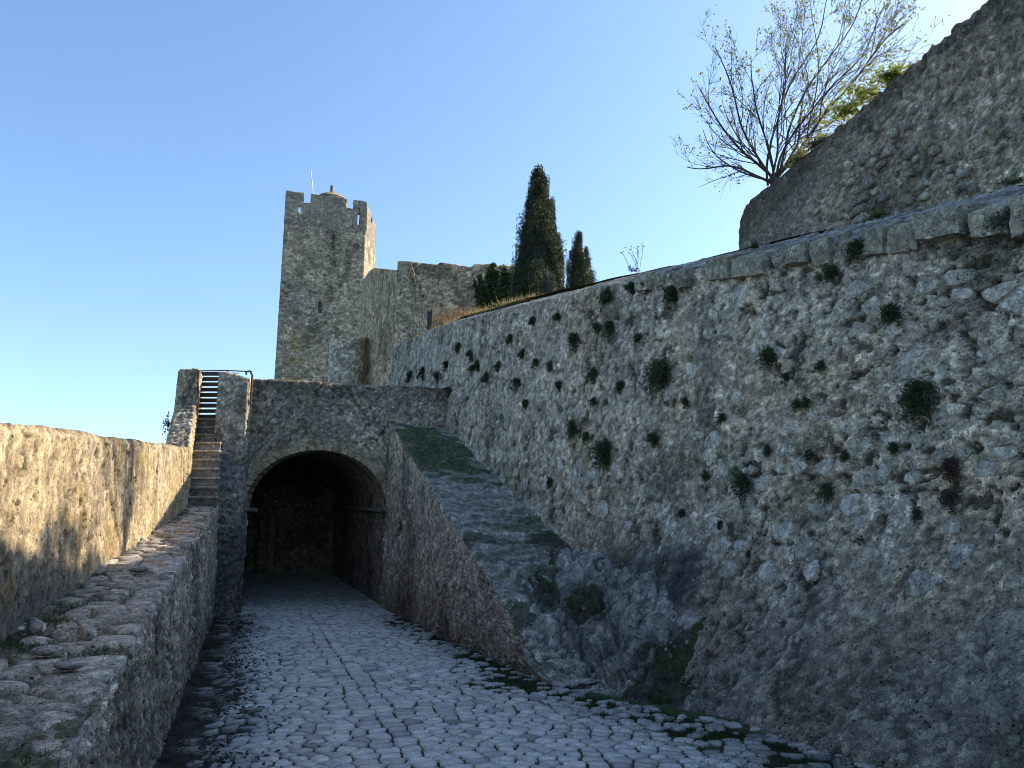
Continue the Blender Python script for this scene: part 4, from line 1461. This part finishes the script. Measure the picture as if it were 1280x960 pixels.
# pebbles at the foot of the wall
rr = random.Random(31)
pm = []
for k in range(4):
    bm = bmesh.new(); bmesh.ops.create_icosphere(bm, subdivisions=1, radius=1)
    for v in bm.verts: v.co = Vector((v.co.x * rr.uniform(.8, 1.2), v.co.y * rr.uniform(.7, 1.1), v.co.z * rr.uniform(.35, .6)))
    me = bpy.data.meshes.new('pebble'); bm.to_mesh(me); bm.free()
    for q in me.polygons: q.use_smooth = True
    set_col(me, np.array([.36, .36, .35]) * rr.uniform(.7, 1.1)); me.materials.append(M_COB); pm.append(me)
for k in range(46):
    yy = rr.uniform(5.9, 8.6); xx = float(road_v(yy)) - rr.uniform(-.15, .7)
    o = bpy.data.objects.new('pebble', pm[k % 4]); COL.objects.link(o)
    s_ = rr.uniform(.025, .065)
    o.scale = (s_, s_, s_); o.rotation_euler = (0, 0, rr.uniform(0, 6)); o.location = (xx, yy, float(road_z(xx, yy)) + .006)
    tag(o, 'small pale stone lying in the moss at the foot of the tall wall', 'stone', 'pale stones at the wall foot')

# ------------------------------------------------------------------ castle: keep, curtain walls
tow = empty('castle_keep', tuple(at(405, 470, 72)), 'tall square stone keep with battlements and a small domed cap', 'tower')
FLx = at(350, 360, 70.0)[0]; FRx = at(456.5, 300, 72.5)[0]
FL = np.array([FLx, 70.0]); FR = np.array([FRx, 72.5]); BR = np.array([at(471, 300, 79.5)[0], 79.5]); BL = np.array([FLx + .2, 79.0])
zp = at(400, 279, 71)[2]                                # roof walk level
z_base = 6.0
cor = [BL, FL, FR, BR, BL]
sec = []
for a, b in zip(cor[:-1], cor[1:]):
    for k in np.linspace(0, 1, 6)[:-1]:
        p = a + (b - a) * k
        cen = (FL + BR) / 2
        lo = p + (p - cen) * 0.015
        sec.append([(lo[0], lo[1], z_base), (p[0], p[1], zp)])
sec.append(sec[0])


def tow_mod(P, U, V, d, c):
    c = c * np.array([1.0, .95, .86]) * (.92 + .28 * fbm(U * .25, V * .18, 4, 430))[..., None]
    strk = sst(.55, .7, fbm(U * .5, V * .12, 3, 431)) * sst(z_base + 8, zp, P[..., 2])
    c = c * (1 - .4 * strk)[..., None]
    px = np.abs(P[..., 1] - 70.9)
    fr = (P[..., 1] < 72.6) & (P[..., 0] < FRx + .1)
    ye = sst(.48, .62, fbm(U * 2.2, V * 1.4, 4, 432)) * np.exp(-((P[..., 0] - (FLx + 1.7)) / .7) ** 2) * sst(zp - 10, zp - 13, P[..., 2]) * fr
    c = mixc(c, [.42, .27, .06], np.clip(ye * .75, 0, 1))
    sx = FLx + (FRx - FLx) * .485
    zc = at(400, 384, 71.2)[2]
    slot = fr & (np.abs(P[..., 0] - sx) < .13) & (np.abs(P[..., 2] - zc) < .55)
    d = np.where(slot, -.7, d)
    sx2 = FLx + (FRx - FLx) * .60; zc2 = at(418, 300, 71.2)[2]
    hl = fr & (np.abs(P[..., 0] - sx2) < .10) & (np.abs(P[..., 2] - zc2) < .7)
    c = np.where(hl[..., None], c * .35, c)
    return d, c


wall_mesh('shaft', sec, 0.10, 0.09, 101, M_FAR, tow, mod=tow_mod, size=(0.5, 0.3), amp=0.05, pit=0.35, light=0.35, rough=1.3, warm=0.0)
link('roof_slab', hull8('roof_slab', [(*(p), z) for z in (zp - .5, zp - .02) for p in (FL, FR, BR, BL)], 0, np.array([.25, .22, .18])), M_FAR, tow)


def side_pt(a, b, f, inn):
    p = a + (b - a) * f
    dd = (b - a) / np.linalg.norm(b - a)
    n_in = np.array([-dd[1], dd[0]])
    return p + n_in * inn


def parapet_piece(name, a, b, f0, f1, z0, z1, th=.55, pro=.0):
    P4 = [side_pt(a, b, f0, -pro), side_pt(a, b, f1, -pro), side_pt(a, b, f1, th), side_pt(a, b, f0, th)]
    pts = [(p[0], p[1], z0) for p in P4] + [(p[0], p[1], z1) for p in P4]
    pts = [(x + random.uniform(-.02, .02), y, z + (random.uniform(-.05, .05) if z == z1 else 0)) for (x, y, z) in pts]
    o = np.mean(np.array(pts), 0)
    me = hull8(name, [np.array(p) - o for p in pts], 0, np.array([.34, .30, .24]) * random.uniform(.85, 1.1), cuts=3, jag=.05)
    link(name, me, M_FAR, tow, origin=o)


ztopm = at(368, 239, 70.2)[2]; zemb = at(384, 251.5, 70.4)[2]; zs0 = at(375, 271, 70.3)[2]; zs1 = at(375, 256, 70.3)[2]
for (f0, f1, z0, z1, nm) in ((0, .165, zp, ztopm, 'merlon'), (.165, .19, zp, zs0, 'slit_sill'), (.165, .19, zs1, ztopm, 'slit_head'), (.19, .225, zp, ztopm, 'merlon'),
                             (.225, .305, zp, zemb, 'parapet'), (.305, .75, zp, ztopm, 'merlon'), (.75, .835, zp, zemb, 'parapet'),
                             (.835, .895, zp, ztopm, 'merlon'), (.895, .92, zp, zs0, 'slit_sill'), (.895, .92, zs1, ztopm, 'slit_head'), (.92, 1, zp, ztopm, 'merlon')):
    parapet_piece(nm, FL, FR, f0, f1, z0, z1)
for (a, b) in ((FR, BR), (BR, BL), (BL, FL)):
    for (f0, f1, z1, nm) in ((.08, .42, ztopm - .05, 'merlon'), (.42, .55, zemb, 'parapet'), (.55, .92, ztopm - .1, 'merlon')):
        parapet_piece(nm, a, b, f0, f1, zp, z1 - (0 if a is FR else 1.0))
# small domed cap with finial, and a thin mast
dc = at(414, 251, 74.5)
rings = [(1.62, -1.0), (1.62, .25), (1.58, .35), (1.25, .72), (.75, 1.02), (.25, 1.2), (.16, 1.28), (.14, 1.95), (.09, 2.0), (.0, 2.02)]
V = []; F = []
for (r, z) in rings:
    for k in range(20): V.append((r * math.cos(k * math.pi / 10), r * math.sin(k * math.pi / 10), z))
def rev(name, rg, col, mat, par_=None):
    V = [(r * math.cos(k * math.pi / 10), r * math.sin(k * math.pi / 10), z) for (r, z) in rg for k in range(20)]
    F = [(i * 20 + k, i * 20 + (k + 1) % 20, (i + 1) * 20 + (k + 1) % 20, (i + 1) * 20 + k) for i in range(len(rg) - 1) for k in range(20)]
    return link(name, mesh_np(name, np.array(V) , np.array(F), np.tile(col, (len(V), 1))), mat, par_ or tow, origin=dc + np.array([0, 0, -.35]))
rev('cap_drum', rings[:3] + [(0, .35)], np.array([.3, .25, .16]), M_FAR)
dome = rev('cap_dome', [(1.66, .33), (1.62, .42)] + rings[3:6] + [(0, 1.22)], np.array([.36, .29, .17]), M_FAR)
rev('finial', [(.26, 1.1), (.17, 1.3), (.15, 1.95), (.08, 2.05), (0, 2.06)], np.array([.2, .13, .1]), M_FAR, dome)
mp = at(392, 250, 74); mt = at(388.5, 212, 74)
tube('mast', [mp, mt], .045, M_WHITE, tow, 6)


def castle_piece(name, label, outline, depth, seed, res=.11, warm=.25, cat='wall', taper=0.0, group=None):
    """outline: list of (px, py_top, Y); wall runs along it, goes down to the hill"""
    pts = [at(px, py, Y) for (px, py, Y) in outline]
    o = empty(name, tuple(np.mean(pts, 0) - np.array([0, 0, 5])), label, cat, group)
    sec = []
    for p in pts:
        b = p.copy(); b[2] = 6.5
        sec.append([b + np.array([0, -taper, 0]), p + np.array([0, 0, -.05]), p + np.array([0, .08, 0]), p + np.array([0, depth, -.02]), p + np.array([0, depth + .02, -6])])
    def md(P, U, V, d, c):
        c = c * np.array([1.02, .95, .85]) * (.85 + .45 * fbm(U * .3, V * .3, 4, seed + 3))[..., None]
        return d, c
    wall_mesh('masonry', sec, res, [res, .1, .3, 1.0], seed, M_FAR, o, mod=md, size=(.42, .28), amp=.05, pit=.35, light=.45, rough=1.2, warm=warm)
    return o


castle_piece('curtain_wall', 'ruined castle curtain wall with uneven top behind the cypress', [(499, 326, 44.0), (520, 327, 44.2), (547, 330, 44.6), (550, 327, 44.6), (588, 333, 45.0), (594, 329, 45.1), (640, 331, 45.8), (700, 334, 46.5)], 1.2, 111)
castle_piece('castle_buttress', 'narrow tapering masonry buttress in front of the curtain wall', [(497, 326, 43.7), (500, 325.5, 43.75), (512, 326, 43.8), (516, 333, 43.85), (520, 352, 43.9), (526, 372, 43.95), (536, 408, 44.1), (538, 420, 44.15)], .05, 115, cat='buttress', warm=.05)
castle_piece('castle_wall', 'plain tall castle wall joining the keep', [(452, 352, 66.0), (462, 338, 62.0), (468, 334.5, 58.0), (480, 335.5, 54.0), (496, 337, 48.0), (499, 337, 47.0)], 1.2, 119, warm=.4)
castle_piece('castle_wall', 'lower castle wall in front of the tall plain one', [(457, 390, 52.0), (470, 372, 50.0), (486, 358, 47.0), (497, 352, 45.0)], 1.0, 127, warm=.45)
tp = [at(412 + 46 * (0.5 - .5 * math.cos(a)), 423 + 1.5 * math.cos(a), 51.5 - 1.6 * math.sin(a)) for a in np.linspace(0, math.pi, 12)]
o = empty('round_turret', tuple(tp[5] - np.array([0, 0, 5])), 'low rounded turret at the foot of the keep', 'tower')
sec = [[np.array([p[0], p[1], 6.0]), p, np.array([p[0] * .98 + tp[5][0] * .02, p[1] + .4, p[2] + .03]), np.array([p[0] * .9 + tp[5][0] * .1, p[1] + 1.6, p[2]])] for p in tp]
wall_mesh('masonry', sec, .1, [.1, .2, .4], 131, M_FAR, o, mod=lambda P, U, V, d, c: (d, c * np.array([1.3, 1.28, 1.25])), size=(.3, .22), amp=.03, pit=.3, light=.3)

# notice board post on the wall top
sb = empty('notice_post', tuple(at(535, 412, 21.6)), 'small dark upright board standing on the wall top', 'sign')
p = at(535, 410, 21.6)
link('board', box_mesh('board', p + [-.03, -.02, -.05], p + [.07, .02, .5], .01), plain_mat('dark_board', (.03, .03, .035), .7), sb)
link('post', box_mesh('post', p + [.075, -.03, -.4], p + [.115, .02, .58], .006), M_WOOD, sb)

# ivy on the curtain wall
rs = np.random.default_rng(40)
C = []
for (cx_, ty, by, w0, w1, slant, m) in ((616, 331, 391, 5, 15, 0, 2200), (606, 345, 391, 3, 11, -6, 900), (600, 352, 380, 1.5, 4, -7, 260), (629, 334, 391, 4, 9, 1, 900), (638, 338, 392, 4, 8, 0, 900)):
    for k in range(m):
        f = rs.random()
        wv_ = w0 + (w1 - w0) * f
        px = cx_ + slant * (1 - f) + rs.normal() * wv_ * .45 * (.6 + .8 * fbm(np.array([f * 6 + cx_]), np.array([1.5]), 2, 44)[0])
        C.append(at(px, ty + (by - ty) * f + rs.normal() * 1.5, 44.7 - abs(rs.normal()) * .14))
C = np.array(C); oc = C.mean(0)
V, F, c = leaves_np(C - oc, np.full(len(C), .17), .8, (.02, .04, .012), (.07, .105, .03), rs)
tag(link('ivy', mesh_np('ivy', V, F, c, False), M_LEAF, None, origin=oc), 'dark ivy spreading over the curtain wall beside the cypress', 'ivy')
# rusty dry brush by the post
rs = np.random.default_rng(41)
for (px, py, Y) in ((552, 399, 24.5), (568, 395, 24.8), (582, 393, 25.2)):
    p = at(px, py, Y)
    q = rs.normal(size=(420, 3)) * np.array([.28, .2, .13])
    V, F, c = leaves_np(q, np.full(420, .12), .12, (.12, .06, .03), (.3, .17, .08), rs, up=1.5)
    tag(link('dry_brush', mesh_np('dry_brush', V, F, c, False), M_DRY, None, origin=p), 'reddish dry brush behind the wall top by the board', 'bush', 'dry brush on the slope')


# ------------------------------------------------------------------ cypresses
def cypress(px, py_top, py_vis, Y, w_px, seed, label, n, lobes):
    rs = np.random.default_rng(seed)
    top = at(px, py_top, Y); vis = at(px, py_vis, Y)
    base_z = vis[2] - 2.2
    H = top[2] - base_z
    Rm = w_px / 2 * Y / 960
    o = empty('cypress_tree', (vis[0], Y, base_z), label, 'tree')
    tube('trunk', [(vis[0], Y, base_z - 1.0), (vis[0], Y, base_z + 1.2), (top[0], Y, base_z + H * .8)], [.22, .18, .03], M_BARK, o, 8)
    # upright plumes: clusters of sprays following lifted branches
    Vs = []; Fs = []; Cs = []; b = 0
    for k in range(lobes):
        f = rs.uniform(0.0, 1.0) ** 1.2
        a = rs.uniform(0, 2 * math.pi)
        prof = np.interp(f, [0, .08, .3, .55, .8, .93, 1.0], [.9, 1.0, .97, .74, .44, .21, .05])
        rr_ = Rm * prof * rs.uniform(.45, 1.02)
        z = base_z + .25 + f * (H - .45)
        ax = vis[0] + (top[0] - vis[0]) * f
        cen = np.array([ax + math.cos(a) * rr_ * .92, Y + math.sin(a) * rr_ * .92, z])
        m = int(n / lobes)
        ls = Rm * rs.uniform(.12, .34) * (.55 + .5 * prof)
        q = np.clip(rs.normal(size=(m, 3)), -1.7, 1.7) * np.array([.5, .5, 1.15]) * ls + np.array([math.cos(a), math.sin(a), 0]) * 0
        sh = rs.uniform(.45, 1.35)
        V, F, c = leaves_np(cen + q, np.full(m, Rm * .075), .5, np.array((.016, .028, .012)) * sh, np.array((.075, .092, .034)) * sh, rs, up=1.2)
        Vs.append(V); Fs.append(F + b); Cs.append(c); b += len(V)
    org = np.array([vis[0], Y, base_z])
    link('crown', mesh_np('crown', np.concatenate(Vs) - org, np.concatenate(Fs), np.concatenate(Cs), False), M_LEAF, o, origin=org)
    # solid inner foliage mass so that no sky shows through the middle
    zz = np.linspace(0, 1, 24); V = []
    for f in zz:
        prof = np.interp(f, [0, .08, .3, .55, .8, .93, 1.0], [.9, 1.0, .98, .78, .48, .24, .0]) * .72
        for k in range(16):
            a = k * math.pi / 8
            j = .7 + .6 * fbm(np.array([math.cos(a) * 2 + f * 9]), np.array([math.sin(a) * 2 + seed]), 3, seed)[0]
            V.append(((top[0] - vis[0]) * f + math.cos(a) * Rm * prof * j, math.sin(a) * Rm * prof * j, .3 + f * (H - 1.1)))
    F = [(i * 16 + k, i * 16 + (k + 1) % 16, (i + 1) * 16 + (k + 1) % 16, (i + 1) * 16 + k) for i in range(23) for k in range(16)]
    link('inner_foliage', mesh_np('inner_foliage', np.array(V), np.array(F), np.tile(np.array([.014, .02, .01]), (len(V), 1))), M_LEAF, o, origin=org)


cypress(673, 212, 374, 38.0, 76, 5, 'tall dark cypress with ragged pointed crown behind the wall', 150000, 320)
cypress(724, 291, 358, 47.0, 48, 6, 'shorter slim cypress standing behind the tall one', 60000, 150)

# ------------------------------------------------------------------ bare tree on the upper wall
tr_base = at(968, 238, 12.4)
tree = empty('bare_tree', tuple(tr_base), 'nearly leafless spreading tree leaning over the upper wall', 'tree')
rs = np.random.default_rng(77)
LEAFP = []


def grow(start, d, length, rad, level, acc, droop=0.0):
    n = max(4, int(length / .11))
    pts = [np.array(start, float)]; dd = np.array(d, float); dd /= np.linalg.norm(dd)
    cur = rs.normal(size=3) * .05
    for k in range(n):
        f = k / n
        cur = cur * .75 + rs.normal(size=3) * .035
        lift = np.array([0.018, 0, .045 if level > 0 else .022]) * (1 - droop * 2)
        dd = dd + cur + lift; dd /= np.linalg.norm(dd)
        pts.append(pts[-1] + dd * length / n)
    pts = np.array(pts)
    r = rad * (1 - np.linspace(0, 1, len(pts)) * .72)
    V, F = tube_np(pts, r, 6 if level == 0 else 4 if level == 1 else 3)
    acc.append((V, F))
    if level < 3:
        cnt = {0: 9, 1: 6, 2: 3}[level] if droop < .2 else {0: 6, 1: 4, 2: 2}[level]
        for k in range(cnt):
            f = rs.uniform(.10 if level == 0 else .15, .98)
            i = min(len(pts) - 2, int(f * (len(pts) - 1)))
            tdir = pts[i + 1] - pts[i]; tdir /= np.linalg.norm(tdir)
            side = rs.normal(size=3); side -= (side @ tdir) * tdir; side /= np.linalg.norm(side)
            nd = tdir * .86 + side * rs.uniform(.3, .75)
            grow(pts[i], nd, length * rs.uniform(.38, .66) * (1.12 - .55 * f), max(.0035, r[i] * .55), level + 1, acc, droop)
    else:
        LEAFP.append(pts[-1]); LEAFP.append(pts[len(pts) // 2])


fork = tr_base + np.array([.0, 0, .16])
tube('trunk', [tr_base + [0.05, .05, -.7], tr_base + [0, 0, 0], fork + [0, 0, .08]], [.09, .07, .055], M_BARK, tree, 8)
LIMBS = []
for k, (tx, ty) in enumerate(((872, 120), (893, 50), (932, 10), (970, -15), (1005, -15), (1045, -5), (1090, 5), (1135, 35), (960, 60), (1040, 70))):
    LIMBS.append(((tx, ty + 14), 0, rs.uniform(.020, .030), 0))
LIMBS += [((866, 160), 0, .024, .2), ((858, 215), 0, .02, .5)]
for (tgt, ln, rad, dr) in LIMBS:
    e = at(tgt[0], tgt[1], 12.4 + rs.uniform(-.9, .9))
    d = e - fork
    d[2] -= .12 * np.linalg.norm(d) * (1 - dr)
    acc = []
    grow(fork + rs.normal(size=3) * .03, d, np.linalg.norm(e - fork) * 1.02, rad, 0, acc, dr)
    b = 0; Fs = []
    for (V, F) in acc:
        Fs.append(F + b); b += len(V)
    me = mesh_np('limb', np.concatenate([a[0] for a in acc]), np.concatenate(Fs))
    link('limb', me, M_BARK, tree)
# hanging branch on the left
LP = np.array(LEAFP)
sel = rs.random(len(LP)) < np.interp(LP[:, 0], [tr_base[0] - 1.2, tr_base[0], tr_base[0] + 1.8], [.22, .5, .85])
LP = LP[sel]
LP = np.repeat(LP, 2, 0) + rs.normal(size=(len(LP) * 2, 3)) * .03
V, F, c = leaves_np(LP, np.full(len(LP), .06), .45, (.14, .16, .02), (.36, .34, .07), rs)
link('crown', mesh_np('crown', V, F, c, False), M_DRY, tree)

# leafy scrub on top of the upper wall
for i, (px, py, r, lab) in enumerate(((1085, 122, 26, 'leafy yellow green shrub on the upper wall beside the bare tree'), (1055, 143, 20, 'sprawling yellow green shrub below the leafy one on the upper wall'),
                                      (1110, 100, 18, 'small sunlit shrub at the higher end of the scrub on the upper wall'), (1020, 180, 14, 'low straw coloured scrub on the upper wall by the tree'), (990, 205, 12, 'low green scrub at the foot of the bare tree'))):
    p = on_upper(px, py + 2) + BW * .12
    R = r * p[1] / 960
    ca, cb = ((.16, .19, .03), (.42, .44, .11)) if i < 3 else ((.12, .13, .04), (.32, .28, .12))
    tuft('scrub_bush', p + np.array([0, 0, R * .3]), R * 2.0, 900, lab, 'shrub', None, ca, cb, nrm=np.array([0, 0, 1.0]), leaf=.055, asp=.5, squash=(1.3, 1.2, .8), mat=M_DRY)
